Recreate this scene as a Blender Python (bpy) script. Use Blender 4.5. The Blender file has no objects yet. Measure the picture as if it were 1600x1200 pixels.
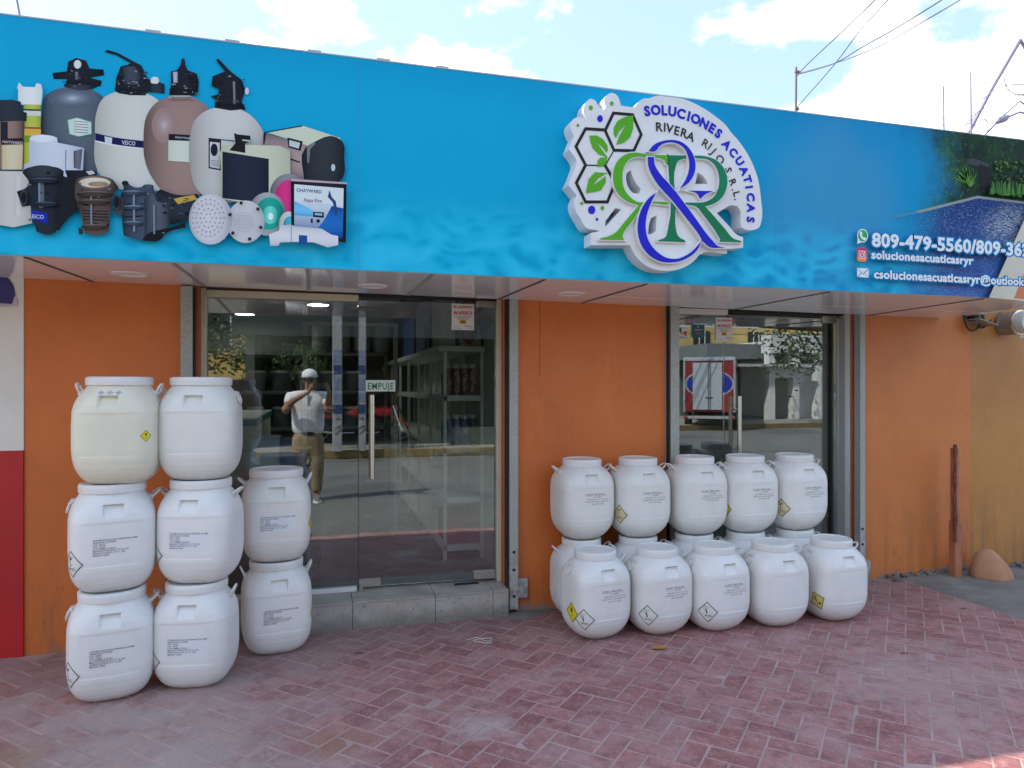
import bpy, bmesh, math, random
from mathutils import Vector, Matrix, geometry, noise
R = math.radians
random.seed(7)
S = bpy.context.scene
C = S.collection

# ------------------------------------------------------------------ camera
CAMZ, F, YAW = 1.55, 1100.0, R(15.7)
cd = bpy.data.cameras.new('camera'); cam = bpy.data.objects.new('camera', cd); C.objects.link(cam)
cd.sensor_width = 36; cd.lens = F / 1600 * 36; cd.clip_start = 0.02; cd.clip_end = 2000
cd.shift_y = 3 / 1600
cam.location = (0, 0, CAMZ); cam.rotation_euler = (R(90), 0, -YAW)
S.camera = cam

# ------------------------------------------------------------------ light
SUN_EL = R(48.0); SUN_AZ = math.atan2(-.886, .463)       # azimuth measured from +Y towards +X
sdir = Vector((math.sin(SUN_AZ) * math.cos(SUN_EL), math.cos(SUN_AZ) * math.cos(SUN_EL), math.sin(SUN_EL)))
sl = bpy.data.lights.new('sun', 'SUN'); sl.energy = 3.6; sl.angle = R(.53); sl.color = (1, .94, .84)
so = bpy.data.objects.new('sun', sl); C.objects.link(so)
so.rotation_euler = sdir.to_track_quat('Z', 'Y').to_euler(); so.location = sdir * 40
W = bpy.data.worlds.new('World'); S.world = W; W.use_nodes = True
nt = W.node_tree; nt.nodes.clear(); N = nt.nodes.new; LK = nt.links.new
out = N('ShaderNodeOutputWorld'); bg = N('ShaderNodeBackground'); bg.inputs['Strength'].default_value = .12
sky = N('ShaderNodeTexSky'); sky.sky_type = 'NISHITA'; sky.sun_disc = False
sky.sun_elevation = SUN_EL; sky.sun_rotation = SUN_AZ; sky.air_density = 1.0; sky.dust_density = 1.6; sky.ozone_density = 1.2
tc = N('ShaderNodeTexCoord'); mp = N('ShaderNodeMapping'); mp.inputs['Scale'].default_value = (1, 1, 1.7)
nz = N('ShaderNodeTexNoise'); nz.inputs['Scale'].default_value = 2.6; nz.inputs['Detail'].default_value = 9; nz.inputs['Roughness'].default_value = .56
LK(tc.outputs['Generated'], mp.inputs[0]); LK(mp.outputs[0], nz.inputs['Vector'])
dp = N('ShaderNodeVectorMath'); dp.operation = 'DOT_PRODUCT'
nv = N('ShaderNodeVectorMath'); nv.operation = 'NORMALIZE'; LK(tc.outputs['Generated'], nv.inputs[0])
LK(nv.outputs[0], dp.inputs[0]); dp.inputs[1].default_value = Vector((.74, .60, .27)).normalized()
mr = N('ShaderNodeMapRange'); mr.inputs[1].default_value = .90; mr.inputs[2].default_value = .985; mr.inputs[3].default_value = 0; mr.inputs[4].default_value = .24
LK(dp.outputs['Value'], mr.inputs[0])
ad = N('ShaderNodeMath'); ad.operation = 'ADD'; LK(nz.outputs[0], ad.inputs[0]); LK(mr.outputs[0], ad.inputs[1])
cr = N('ShaderNodeMapRange'); cr.interpolation_type = 'SMOOTHSTEP'; cr.inputs[1].default_value = .56; cr.inputs[2].default_value = .64
LK(ad.outputs[0], cr.inputs[0])
mx = N('ShaderNodeMix'); mx.data_type = 'RGBA'; LK(cr.outputs[0], mx.inputs[0])
hz = N('ShaderNodeMix'); hz.data_type = 'RGBA'; hz.inputs[0].default_value = .42; LK(sky.outputs[0], hz.inputs[6]); hz.inputs[7].default_value = (3.8, 5.2, 7.5, 1)
LK(hz.outputs[2], mx.inputs[6]); mx.inputs[7].default_value = (10.2, 10.0, 9.8, 1)
LK(mx.outputs[2], bg.inputs[0]); LK(bg.outputs[0], out.inputs[0])
S.view_settings.view_transform = 'Standard'; S.view_settings.look = 'None'
S.view_settings.exposure = 1.18; S.view_settings.gamma = 1
S.view_settings.use_curve_mapping = False
S.cycles.max_bounces = 9; S.cycles.diffuse_bounces = 5; S.cycles.glossy_bounces = 5; S.cycles.transparent_max_bounces = 16
S.cycles.sample_clamp_indirect = 8; S.cycles.use_denoising = True

# ------------------------------------------------------------------ picture <-> place
def ray(px, py):
    u = (px - 800) / F; v = (603 - py) / F
    return Vector((math.sin(YAW) + math.cos(YAW) * u, math.cos(YAW) - math.sin(YAW) * u, v))
def onY(px, py, Y):
    r = ray(px, py); t = Y / r.y
    return Vector((r.x * t, Y, CAMZ + r.z * t))
def onZ(px, py, z=0.0):
    r = ray(px, py); t = (z - CAMZ) / r.z
    return Vector((r.x * t, r.y * t, z))
def mirY(px, py, Y, mirror=4.825):              # a thing seen in the door glass, standing at real depth Y
    p = onY(px, py, 2 * mirror - Y); p.y = Y
    return p

# ------------------------------------------------------------------ materials
def srgb(r, g, b):
    f = lambda c: (c / 255 / 12.92) if c / 255 <= .04045 else ((c / 255 + .055) / 1.055) ** 2.4
    return (f(r), f(g), f(b), 1)
def mat(name, col, rough=.6, col2=None, scale=6, mixr=(.35, .65), metal=0, bump=0, bscale=None, spec=.5, detail=6, coat=0, sss=0, vec='Object'):
    m = bpy.data.materials.new(name); m.use_nodes = True
    t = m.node_tree; b = t.nodes['Principled BSDF']
    if len(col) == 3: col = (*col, 1)
    b.inputs['Base Color'].default_value = col; b.inputs['Roughness'].default_value = rough
    b.inputs['Metallic'].default_value = metal; b.inputs['Specular IOR Level'].default_value = spec
    b.inputs['Coat Weight'].default_value = coat
    if sss: b.inputs['Subsurface Weight'].default_value = sss; b.inputs['Subsurface Radius'].default_value = (.02, .02, .018)
    co = t.nodes.new('ShaderNodeTexCoord')
    if col2 is not None:
        if len(col2) == 3: col2 = (*col2, 1)
        n = t.nodes.new('ShaderNodeTexNoise'); n.inputs['Scale'].default_value = scale; n.inputs['Detail'].default_value = detail; n.inputs['Roughness'].default_value = .6
        t.links.new(co.outputs[vec], n.inputs['Vector'])
        r = t.nodes.new('ShaderNodeMapRange'); r.inputs[1].default_value = mixr[0]; r.inputs[2].default_value = mixr[1]
        t.links.new(n.outputs[0], r.inputs[0])
        x = t.nodes.new('ShaderNodeMix'); x.data_type = 'RGBA'; x.inputs[6].default_value = col; x.inputs[7].default_value = col2
        t.links.new(r.outputs[0], x.inputs[0]); t.links.new(x.outputs[2], b.inputs['Base Color'])
    if bump:
        n = t.nodes.new('ShaderNodeTexNoise'); n.inputs['Scale'].default_value = bscale or scale * 4; n.inputs['Detail'].default_value = 8
        t.links.new(co.outputs[vec], n.inputs['Vector'])
        bp = t.nodes.new('ShaderNodeBump'); bp.inputs['Strength'].default_value = bump; bp.inputs['Distance'].default_value = .01
        t.links.new(n.outputs[0], bp.inputs['Height']); t.links.new(bp.outputs[0], b.inputs['Normal'])
    return m
def emit(name, col, s):
    m = bpy.data.materials.new(name); m.use_nodes = True; b = m.node_tree.nodes['Principled BSDF']
    b.inputs['Base Color'].default_value = (.8, .8, .8, 1); b.inputs['Emission Color'].default_value = (*col, 1); b.inputs['Emission Strength'].default_value = s
    return m
class NT:
    """small node helper for the hand-built materials"""
    def __init__(s, name):
        s.m = bpy.data.materials.new(name); s.m.use_nodes = True; s.t = s.m.node_tree; s.b = s.t.nodes['Principled BSDF']
        s.co = s.t.nodes.new('ShaderNodeTexCoord')
    def n(s, kind, **kw):
        x = s.t.nodes.new('ShaderNode' + kind)
        for k, v in kw.items(): setattr(x, k, v)
        return x
    def l(s, a, b): s.t.links.new(a, b)
    def noise(s, scale, detail=6, rough=.6, vec=None, stretch=None):
        x = s.n('TexNoise'); x.inputs['Scale'].default_value = scale; x.inputs['Detail'].default_value = detail; x.inputs['Roughness'].default_value = rough
        v = vec or s.co.outputs['Object']
        if stretch:
            q = s.n('Mapping'); q.inputs['Scale'].default_value = stretch; s.l(v, q.inputs[0]); v = q.outputs[0]
        s.l(v, x.inputs['Vector']); return x.outputs[0]
    def rng(s, v, a, b, c=0, d=1, smooth=False):
        x = s.n('MapRange'); x.inputs[1].default_value = a; x.inputs[2].default_value = b; x.inputs[3].default_value = c; x.inputs[4].default_value = d
        if smooth: x.interpolation_type = 'SMOOTHSTEP'
        s.l(v, x.inputs[0]); return x.outputs[0]
    def mix(s, f, a, b, blend='MIX'):
        x = s.n('Mix', data_type='RGBA', blend_type=blend)
        for i, v in ((0, f), (6, a), (7, b)):
            if isinstance(v, (int, float)): x.inputs[i].default_value = v
            elif isinstance(v, tuple): x.inputs[i].default_value = v if len(v) == 4 else (*v, 1)
            else: s.l(v, x.inputs[i])
        return x.outputs[2]
    def math(s, op, a, b):
        x = s.n('Math', operation=op)
        for i, v in ((0, a), (1, b)):
            if isinstance(v, (int, float)): x.inputs[i].default_value = v
            else: s.l(v, x.inputs[i])
        return x.outputs[0]
    def sep(s, v=None):
        x = s.n('SeparateXYZ'); s.l(v or s.co.outputs['Object'], x.inputs[0]); return x.outputs
    def bump(s, h, st=.3, dist=.01):
        x = s.n('Bump'); x.inputs['Strength'].default_value = st; x.inputs['Distance'].default_value = dist; s.l(h, x.inputs['Height']); s.l(x.outputs[0], s.b.inputs['Normal'])

# painted stucco: orange turning dusty and grey-stained towards the foot of the wall
def stucco(name, c1, c2, stain=(.115, .085, .06), foot=.16):
    k = NT(name); g = k.noise(.9, 5); col = k.mix(k.rng(g, .35, .65), c1, c2)
    z = k.sep(k.n('NewGeometry').outputs['Position'])[2]
    streak = k.noise(8, 6, .65, stretch=(1.0, 1, .09))
    pt = k.noise(2.6, 7, .7); col = k.mix(k.rng(pt, .50, .72, 0, .5), col, tuple(v * .72 for v in c1)); col = k.mix(k.rng(k.noise(5, 6, .7, stretch=(1, 1, .2)), .60, .74, 0, .35), col, tuple(min(1, v * 1.35) for v in c1))
    lowz = k.rng(z, .0, .75, 1, 0)
    f = k.math('MULTIPLY', k.rng(streak, .47, .68), lowz)
    col = k.mix(k.math('MULTIPLY', f, .75), col, stain)
    edge = k.math('ADD', z, k.math('MULTIPLY', k.noise(7, 5), .22))
    col = k.mix(k.rng(edge, foot, foot + .07, 1, 0), col, (.23, .21, .18))
    sp = k.noise(30, 3); col = k.mix(k.rng(sp, .67, .74, 0, .35), col, (.55, .30, .17))
    k.l(col, k.b.inputs['Base Color']); k.b.inputs['Roughness'].default_value = .55
    dr = k.noise(1, 1)
    st2 = k.noise(16, 4, .6, stretch=(1, 1, .035)); up = k.rng(z, 1.5, 2.15, 0, 1); col2 = k.mix(k.math('MULTIPLY', k.rng(st2, .60, .72, 0, .16), up), col, tuple(v * .55 for v in c1)); k.l(col2, k.b.inputs['Base Color'])
    vc = k.n('TexVoronoi'); vc.feature = 'DISTANCE_TO_EDGE'; vc.inputs['Scale'].default_value = 3.2; wv_ = k.n('VectorMath', operation='ADD'); nz_ = k.n('TexNoise'); nz_.inputs['Scale'].default_value = 5; nz_.inputs['Detail'].default_value = 6; k.l(k.co.outputs['Object'], nz_.inputs['Vector']); k.l(nz_.outputs['Color'], wv_.inputs[1]); k.l(k.co.outputs['Object'], wv_.inputs[0]); k.l(wv_.outputs[0], vc.inputs['Vector'])
    crk = k.math('MULTIPLY', k.rng(vc.outputs['Distance'], .0, .009, 1, 0), k.math('MULTIPLY', k.rng(z, .25, .75, 1, 0), k.rng(k.noise(1.9, 3), .42, .52))); col3 = k.mix(k.math('MULTIPLY', crk, .8), col2, (.10, .05, .03)); k.l(col3, k.b.inputs['Base Color'])
    hh = k.math('ADD', k.math('MULTIPLY', k.noise(6, 5), 2.5), k.math('MULTIPLY', k.noise(60, 6), .8)); hh = k.math('SUBTRACT', hh, crk); k.bump(hh, .30, .008)
    return k.m
M = {}
M['orange'] = stucco('orange_paint', (.64, .172, .032), (.55, .138, .026), foot=.085)
M['salmon'] = None
M['salmon'] = stucco('salmon_orange_paint', (.64, .205, .052), (.57, .17, .04), foot=.095)
M['orange_red'] = mat('dark_orange_paint', (.50, .11, .04), .55, (.42, .09, .035))
M['yellow'] = stucco('ochre_paint', (.52, .225, .055), (.43, .175, .042), foot=.085)
M['white_wall'] = mat('white_wall_paint', (.76, .75, .70), .6, (.66, .65, .60), 2.5, bump=.1)
M['red_wall'] = mat('red_wall_paint', (.50, .012, .015), .5, (.40, .01, .012), 2)
k = NT('galvanised_steel'); sp = k.noise(140, 4); c = k.mix(k.rng(sp, .4, .6), (.42, .43, .40), (.30, .31, .29))
z = k.sep(k.n('NewGeometry').outputs['Position'])[2]
f = k.math('MULTIPLY', k.rng(k.noise(14, 4), .50, .56), k.rng(z, .1, .55, 1, 0)); c = k.mix(f, c, (.05, .035, .03))
f = k.math('MULTIPLY', k.rng(z, .3, 1.0, 1, 0), .5); c = k.mix(f, c, (.50, .50, .48))
k.l(c, k.b.inputs['Base Color']); k.b.inputs['Roughness'].default_value = .55; k.b.inputs['Metallic'].default_value = .25; k.bump(sp, .15, .003); M['galv'] = k.m
M['black'] = mat('black_gap', (.012, .012, .012), .7)
M['cream_frame'] = mat('cream_powder_coat', (.62, .57, .42), .4, (.55, .50, .37), 4)
M['white_frame'] = mat('white_aluminium', (.72, .72, .70), .35)
M['grey_frame'] = mat('grey_aluminium', (.36, .38, .39), .35, metal=.3)
M['steel'] = mat('brushed_steel', (.68, .65, .60), .22, metal=1)
M['fitting'] = mat('patch_fitting_steel', (.50, .46, .42), .3, metal=.8)
M['tile'] = mat('grey_stone_tile', (.40, .37, .33), .5, (.27, .25, .22), 7, (.4, .66), bump=.25, bscale=40)
k = NT('stained_step_tile'); c = k.mix(k.rng(k.noise(6, 6), .35, .65), (.42, .39, .345), (.33, .305, .265))
c = k.mix(k.rng(k.noise(38, 4), .60, .66, 0, .8), c, (.10, .09, .08)); z = k.sep(k.n('NewGeometry').outputs['Position'])[2]
c = k.mix(k.math('MULTIPLY', k.rng(k.math('ADD', z, k.math('MULTIPLY', k.noise(9, 4), .12)), .08, .16, 1, 0), .65), c, (.14, .13, .115))
k.l(c, k.b.inputs['Base Color']); k.b.inputs['Roughness'].default_value = .45; M['step_tile'] = k.m
M['soffit'] = mat('glossy_composite_panel', (.90, .89, .89), .07, (.85, .84, .84), 2, spec=.45)
M['soffit_gap'] = mat('soffit_joint', (.045, .032, .028), .7)
M['diffuser'] = mat('frosted_diffuser', (.78, .77, .74), .4)
M['concrete'] = mat('grey_concrete', (.25, .24, .215), .85, (.155, .15, .135), 3.2, bump=.5, bscale=26)
M['roof'] = mat('roof_concrete', (.30, .29, .28), .8)
def glass(name, refl, tint):
    m = bpy.data.materials.new(name); m.use_nodes = True; t = m.node_tree; t.nodes.remove(t.nodes['Principled BSDF'])
    o = t.nodes['Material Output']; a = t.nodes.new('ShaderNodeBsdfTransparent'); a.inputs[0].default_value = (*tint, 1)
    g = t.nodes.new('ShaderNodeBsdfGlossy'); g.inputs['Roughness'].default_value = 0; g.inputs[0].default_value = (.93, .97, 1, 1)
    fr = t.nodes.new('ShaderNodeFresnel'); fr.inputs[0].default_value = 1.45
    ad = t.nodes.new('ShaderNodeMath'); ad.operation = 'ADD'; ad.inputs[1].default_value = refl; t.links.new(fr.outputs[0], ad.inputs[0])
    x = t.nodes.new('ShaderNodeMixShader'); t.links.new(ad.outputs[0], x.inputs[0]); t.links.new(a.outputs[0], x.inputs[1]); t.links.new(g.outputs[0], x.inputs[2])
    t.links.new(x.outputs[0], o.inputs[0]); return m
M['glass'] = glass('tinted_door_glass', .115, (.82, .87, .85))

# ------------------------------------------------------------------ geometry builders
class G:
    def __init__(s): s.v = []; s.f = []; s.m = []
    def add(s, vs, fs, mi=0):
        b = len(s.v); s.v += [tuple(x) for x in vs]; s.f += [tuple(b + i for i in f) for f in fs]; s.m += [mi] * len(fs); return s
    def box(s, x0, x1, y0, y1, z0, z1, mi=0, mtx=None):
        vs = [Vector(p) for p in ((x0,y0,z0),(x1,y0,z0),(x1,y1,z0),(x0,y1,z0),(x0,y0,z1),(x1,y0,z1),(x1,y1,z1),(x0,y1,z1))]
        if mtx: vs = [mtx @ p for p in vs]
        return s.add(vs, [(0,3,2,1),(4,5,6,7),(0,1,5,4),(1,2,6,5),(2,3,7,6),(3,0,4,7)], mi)
    def cyl(s, p0, p1, r0, r1=None, n=16, caps=True, mi=0):
        p0 = Vector(p0); p1 = Vector(p1); r1 = r0 if r1 is None else r1
        d = (p1 - p0).normalized(); a = d.orthogonal().normalized(); b = d.cross(a)
        vs = []
        for p, r in ((p0, r0), (p1, r1)):
            vs += [p + (a * math.cos(2*math.pi*i/n) + b * math.sin(2*math.pi*i/n)) * r for i in range(n)]
        fs = [(i, (i+1) % n, n + (i+1) % n, n + i) for i in range(n)]
        if caps: fs += [tuple(reversed(range(n))), tuple(range(n, 2*n))]
        return s.add(vs, fs, mi)
    def tube(s, pts, r, n=8, closed=False, mi=0):
        pts = [Vector(p) for p in pts]; m = len(pts); vs = []; fs = []
        prev = None
        for i, p in enumerate(pts):
            a = pts[(i-1) % m] if (i or closed) else p; b = pts[(i+1) % m] if (i < m-1 or closed) else p
            d = (b - a).normalized()
            if prev is None: u = d.orthogonal().normalized()
            else:
                u = prev - d * prev.dot(d); u = u.normalized() if u.length > 1e-6 else d.orthogonal().normalized()
            prev = u; w = d.cross(u); rr = r[i] if isinstance(r, (list, tuple)) else r
            vs += [p + (u * math.cos(2*math.pi*j/n) + w * math.sin(2*math.pi*j/n)) * rr for j in range(n)]
        for i in range(m if closed else m - 1):
            for j in range(n):
                a = i*n + j; b = i*n + (j+1) % n; c = ((i+1) % m)*n + (j+1) % n; d = ((i+1) % m)*n + j
                fs.append((a, b, c, d))
        if not closed: fs += [tuple(reversed(range(n))), tuple(range((m-1)*n, m*n))]
        return s.add(vs, fs, mi)
    def lathe(s, prof, c=(0,0,0), n=32, axis='Z', mi=0):
        vs = []; fs = []; c = Vector(c)
        for r, h in prof:
            for i in range(n):
                a = 2*math.pi*i/n; x, y = r*math.cos(a), r*math.sin(a)
                vs.append(c + (Vector((x, y, h)) if axis == 'Z' else Vector((x, -h, y)) if axis == '-Y' else Vector((h, x, y))))
        for k in range(len(prof)-1):
            for i in range(n): fs.append((k*n+i, k*n+(i+1) % n, (k+1)*n+(i+1) % n, (k+1)*n+i))
        fs += [tuple(reversed(range(n))), tuple(range((len(prof)-1)*n, len(prof)*n))]
        return s.add(vs, fs, mi)
    def sphere(s, c, r, n=14, sq=(1,1,1), mi=0):
        prof = [(math.sin(math.pi*k/(n//2)) * r, -math.cos(math.pi*k/(n//2)) * r) for k in range(n//2+1)]
        prof[0] = (r*.02, -r); prof[-1] = (r*.02, r); b = len(s.v); s.lathe(prof, (0,0,0), n, mi=mi)
        s.v[b:] = [(c[0]+x*sq[0], c[1]+y*sq[1], c[2]+z*sq[2]) for x, y, z in s.v[b:]]; return s
    def mesh(s, name, mats, smooth=False, bevel=0, seg=1, fixn=True):
        me = bpy.data.meshes.new(name); me.from_pydata(s.v, [], s.f)
        for m in (mats if isinstance(mats, (list, tuple)) else [mats]): me.materials.append(M[m] if isinstance(m, str) else m)
        me.polygons.foreach_set('material_index', s.m)
        if bevel or fixn:
            bm = bmesh.new(); bm.from_mesh(me)
            if bevel: bmesh.ops.bevel(bm, geom=[e for e in bm.edges if e.is_manifold and e.calc_face_angle(0) > .6], offset=bevel, segments=seg, affect='EDGES', profile=.6)
            if fixn: bmesh.ops.recalc_face_normals(bm, faces=bm.faces)
            bm.to_mesh(me); bm.free()
        if smooth: me.polygons.foreach_set('use_smooth', [True]*len(me.polygons))
        if smooth == 'auto':
            bm = bmesh.new(); bm.from_mesh(me)
            for e in bm.edges:
                if e.is_manifold and e.calc_face_angle(0) > .7: e.smooth = False
            bm.to_mesh(me); bm.free()
        me.update(); return me
def tag(o, label=None, cat=None, group=None, kind=None):
    for k_, v_ in (('label', label), ('category', cat), ('group', group), ('kind', kind)):
        if v_: o[k_] = v_
    return o
def thing(name, loc, label, cat, rotz=0, group=None):
    o = bpy.data.objects.new(name, None); C.objects.link(o); o.location = loc; o.rotation_euler = (0, 0, rotz); o.empty_display_size = .1
    return tag(o, label, cat, group)
def part(name, g, mats, parent=None, smooth=False, bevel=0, seg=1, local=False, label=None, kind=None, fixn=True):
    me = g.mesh(name, mats, smooth, bevel, seg, fixn) if isinstance(g, G) else g
    o = bpy.data.objects.new(name, me); C.objects.link(o)
    if parent:
        o.parent = parent
        if not local: o.matrix_parent_inverse = wmat(parent).inverted()
    return tag(o, label, kind=kind)
def wmat(o):
    m = Matrix.LocRotScale(o.location, o.rotation_euler, o.scale)
    return (wmat(o.parent) @ o.matrix_parent_inverse @ m) if o.parent else m
def struct(name, g, mats, **kw): return part(name, g, mats, kind='structure', **kw)
def solo(name, g, mats, label, cat, group=None, **kw):
    """a thing that is one mesh: its origin is moved to its base"""
    me = g.mesh(name, mats, kw.get('smooth', False), kw.get('bevel', 0))
    xs, ys, zs = zip(*[tuple(v.co) for v in me.vertices]); b = Vector(((min(xs)+max(xs))/2, (min(ys)+max(ys))/2, min(zs)))
    me.transform(Matrix.Translation(-b)); o = bpy.data.objects.new(name, me); C.objects.link(o); o.location = b
    return tag(o, label, cat, group)

# text and outlines, as flat 2-D geometry
_tc = {}
def _curve_to_geo(cu):
    o = bpy.data.objects.new('tmp', cu); C.objects.link(o); bpy.context.view_layer.update()
    me = bpy.data.meshes.new_from_object(o.evaluated_get(bpy.context.evaluated_depsgraph_get()))
    vs = [v.co.copy() for v in me.vertices]; fs = [tuple(p.vertices) for p in me.polygons]
    bpy.data.objects.remove(o); bpy.data.meshes.remove(me); bpy.data.curves.remove(cu)
    return vs, fs
def text2d(s, size=1, offset=0, extrude=0, align='LEFT', spacing=1, res=3):
    key = (s, size, offset, extrude, align, spacing, res)
    if key not in _tc:
        cu = bpy.data.curves.new('tmp', 'FONT'); cu.body = s; cu.size = size; cu.offset = offset; cu.extrude = extrude; cu.align_x = align
        cu.space_character = spacing; cu.resolution_u = res; _tc[key] = _curve_to_geo(cu)
    return _tc[key]
def outline2d(polys, offset=0, extrude=0):
    cu = bpy.data.curves.new('tmp', 'CURVE'); cu.dimensions = '2D'; cu.fill_mode = 'BOTH'; cu.offset = offset; cu.extrude = extrude
    for p in polys:
        sp = cu.splines.new('POLY'); sp.points.add(len(p) - 1); sp.use_cyclic_u = True
        for q, pt in zip(p, sp.points): pt.co = (q[0], q[1], 0, 1)
    return _curve_to_geo(cu)
def smooth2(pts, n=5, sharp=55):
    m = len(pts); P = [Vector(p[:2]) for p in pts]; T = []
    for i in range(m):
        a, b, c = P[i-1], P[i], P[(i+1) % m]
        d1, d2 = b - a, c - b
        if d1.length < 1e-9 or d2.length < 1e-9 or d1.angle(d2) > R(sharp): T.append(None)
        else:
            t = (d1.normalized() * d2.length + d2.normalized() * d1.length); T.append(t.normalized())
    o = []
    for i in range(m):
        a, b = P[i], P[(i+1) % m]; L = (b - a).length
        ta = T[i] * L if T[i] else (b - a); tb = T[(i+1) % m] * L if T[(i+1) % m] else (b - a)
        for k_ in range(n):
            t = k_ / n; h = t*t; c3 = h*t
            o.append(a*(2*c3-3*h+1) + ta*(c3-2*h+t) + b*(3*h-2*c3) + tb*(c3-h))
    return o

# ================================================================== THE SETTING
YW = 4.65                      # shop wall; glass stands at 4.82
ZS = 2.13                      # underside of the canopy at the sign
def zsoff(x): return 2.167 - .0087 * (x + 1.6)
k = NT('worn_asphalt'); c = k.mix(k.rng(k.noise(1.1, 6), .35, .65), (.115, .112, .105), (.165, .16, .15))
c = k.mix(k.rng(k.noise(160, 3), .45, .7), c, (.22, .21, .195)); c = k.mix(k.rng(k.noise(.35, 4), .52, .60, 0, .5), c, (.075, .075, .075))
k.l(c, k.b.inputs['Base Color']); k.b.inputs['Roughness'].default_value = .85; k.bump(k.noise(110, 5), .6, .01); M['asphalt'] = k.m
struct('road', G().box(-150, 150, -150, 2.12, -1.2, -.035), 'asphalt')
struct('ground', G().box(-150, 150, 2.12, 150, -1.2, -.036), 'concrete')
M['mortar'] = mat('dusty_mortar', (.47, .33, .31), .9, (.33, .225, .21), 4, bump=.5, bscale=60)
pav = struct('pavement', G().box(-4.2, 4.53, 2.12, 4.82, -.034, -.0016), 'mortar')
# red herringbone bricks, worn and dusty
def brickmat(name, rnd):
    k = NT(name); k_ = k
    if rnd == 'object': rv = k.n('ObjectInfo').outputs['Random']
    else: rv = k.n('NewGeometry').outputs['Random Per Island']
    pos = k.n('NewGeometry').outputs['Position']
    c = k.mix(rv, (.27, .095, .090), (.42, .18, .165))
    c = k.mix(k.rng(k.noise(13, 9, .78, pos), .44, .62, 0, .8), c, (.165, .070, .068)); c = k.mix(k.rng(k.noise(24, 8, .8, pos, (1, .6, 1)), .52, .64, 0, .65), c, (.46, .29, .27))
    c = k.mix(k.rng(k.noise(2.6, 10, .74, pos), .45, .64, .0, .72), c, (.42, .27, .25))
    c = k.mix(k.rng(k.noise(60, 4, .7, pos), .62, .67, 0, .8), c, (.52, .43, .40))
    x, y, z = k.sep(pos)
    # pale scuffed lane near the left and dust near the walls
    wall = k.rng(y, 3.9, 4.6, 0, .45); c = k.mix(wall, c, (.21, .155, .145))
    lf = k.math('MULTIPLY', k.rng(x, -.6, .5, 1, 0), k.rng(k.noise(3.1, 7, .7, pos), .40, .6, .1, .8)); c = k.mix(lf, c, (.37, .30, .27))
    for (cx, cy, r, col, a) in ((.72, 3.12, .15, (.47, .38, .37), .65), (-.62, 2.9, .16, (.25, .12, .06), .75), (-1.25, 3.35, .2, (.27, .15, .07), .6), (-.6, 3.2, .55, (.38, .31, .28), .6), (3.1, 3.0, .6, (.44, .32, .30), .5), (.1, 3.15, .18, (.28, .12, .06), .5)):
        dx = k.math('SUBTRACT', x, cx); dy = k.math('SUBTRACT', y, cy); d = k.math('SQRT', k.math('ADD', k.math('MULTIPLY', dx, dx), k.math('MULTIPLY', dy, dy)), 0)
        d = k.math('ADD', d, k.math('MULTIPLY', k.math('SUBTRACT', k.noise(11, 7, .75, pos), .5), r * 3.2)); c = k.mix(k.rng(d, r * .3, r * 1.15, a, 0), c, col)
    k.l(c, k.b.inputs['Base Color']); k.b.inputs['Roughness'].default_value = .72
    h = k.math('ADD', k.noise(70, 6, .7, pos), k.math('MULTIPLY', k.noise(14, 5, .6, pos), 1.5)); k.bump(h, .35, .006); return k.m
M['brick'] = brickmat('red_paving_brick', 'object'); M['brick_rest'] = brickmat('red_paving_brick_far', 'island')
BW = .1045
def brick_geo(L=2*BW-.0072, w=BW-.0072, h=.028, c=.0025):
    g = G(); a, b = L/2, w/2
    vs = [(-a,-b,-h),(a,-b,-h),(a,b,-h),(-a,b,-h),(-a,-b,-c),(a,-b,-c),(a,b,-c),(-a,b,-c),(-a+c,-b+c,0),(a-c,-b+c,0),(a-c,b-c,0),(-a+c,b-c,0)]
    return g.add(vs, [(0,1,5,4),(1,2,6,5),(2,3,7,6),(3,0,4,7),(4,5,9,8),(5,6,10,9),(6,7,11,10),(7,4,8,11),(8,9,10,11)])
rot45 = Matrix.Rotation(R(45), 2); cells = []
for i in range(-90, 90):
    for j in range(-90, 90):
        d = (i - j) % 4
        if d == 0: c2, ang = Vector((i+1, j+.5)), 0
        elif d == 3: c2, ang = Vector((i+.5, j+1)), 90
        else: continue
        p = rot45 @ (c2 * BW) + Vector((.02, .03))
        if -4.3 < p.x < 4.65 and 2.0 < p.y < 4.62: cells.append((p, R(45 + ang)))
def inview(p, z=0.0):
    d = Vector((p.x, p.y, z - CAMZ)); fw = d.x*math.sin(YAW) + d.y*math.cos(YAW)
    if fw <= .1: return None
    u = (d.x*math.cos(YAW) - d.y*math.sin(YAW)) / fw * F + 800; v = 603 - d.z / fw * F
    return u, v, fw
cand = []; rest = []
for p, a in cells:
    edge = p.y < 2.24 or p.x > 4.42
    q = inview(p)
    if q and -40 < q[0] < 1640 and q[1] < 1235 and not edge: cand.append((q[2]**3 , p, a))
    else: rest.append((p, a, edge))
cand.sort(key=lambda t: t[0]); rest += [(p, a, False) for _, p, a in cand[300:]]
bme = brick_geo().mesh('brick', 'brick')
for _, p, a in cand[:300]:
    o = part('brick', bme, None, pav, local=True); o.location = (p.x, p.y, random.uniform(-.0012, .0012)); o.rotation_euler = (random.gauss(0, .004), random.gauss(0, .004), a + random.gauss(0, .008))
bm = bmesh.new(); bg_ = brick_geo()
for p, a, edge in rest:
    mt = Matrix.Translation((p.x, p.y, random.uniform(-.0012, .0012))) @ Matrix.Rotation(a + random.gauss(0, .008), 4, 'Z')
    vs = [bm.verts.new(mt @ Vector(v)) for v in bg_.v]
    for f in bg_.f: bm.faces.new([vs[i] for i in f])
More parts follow.
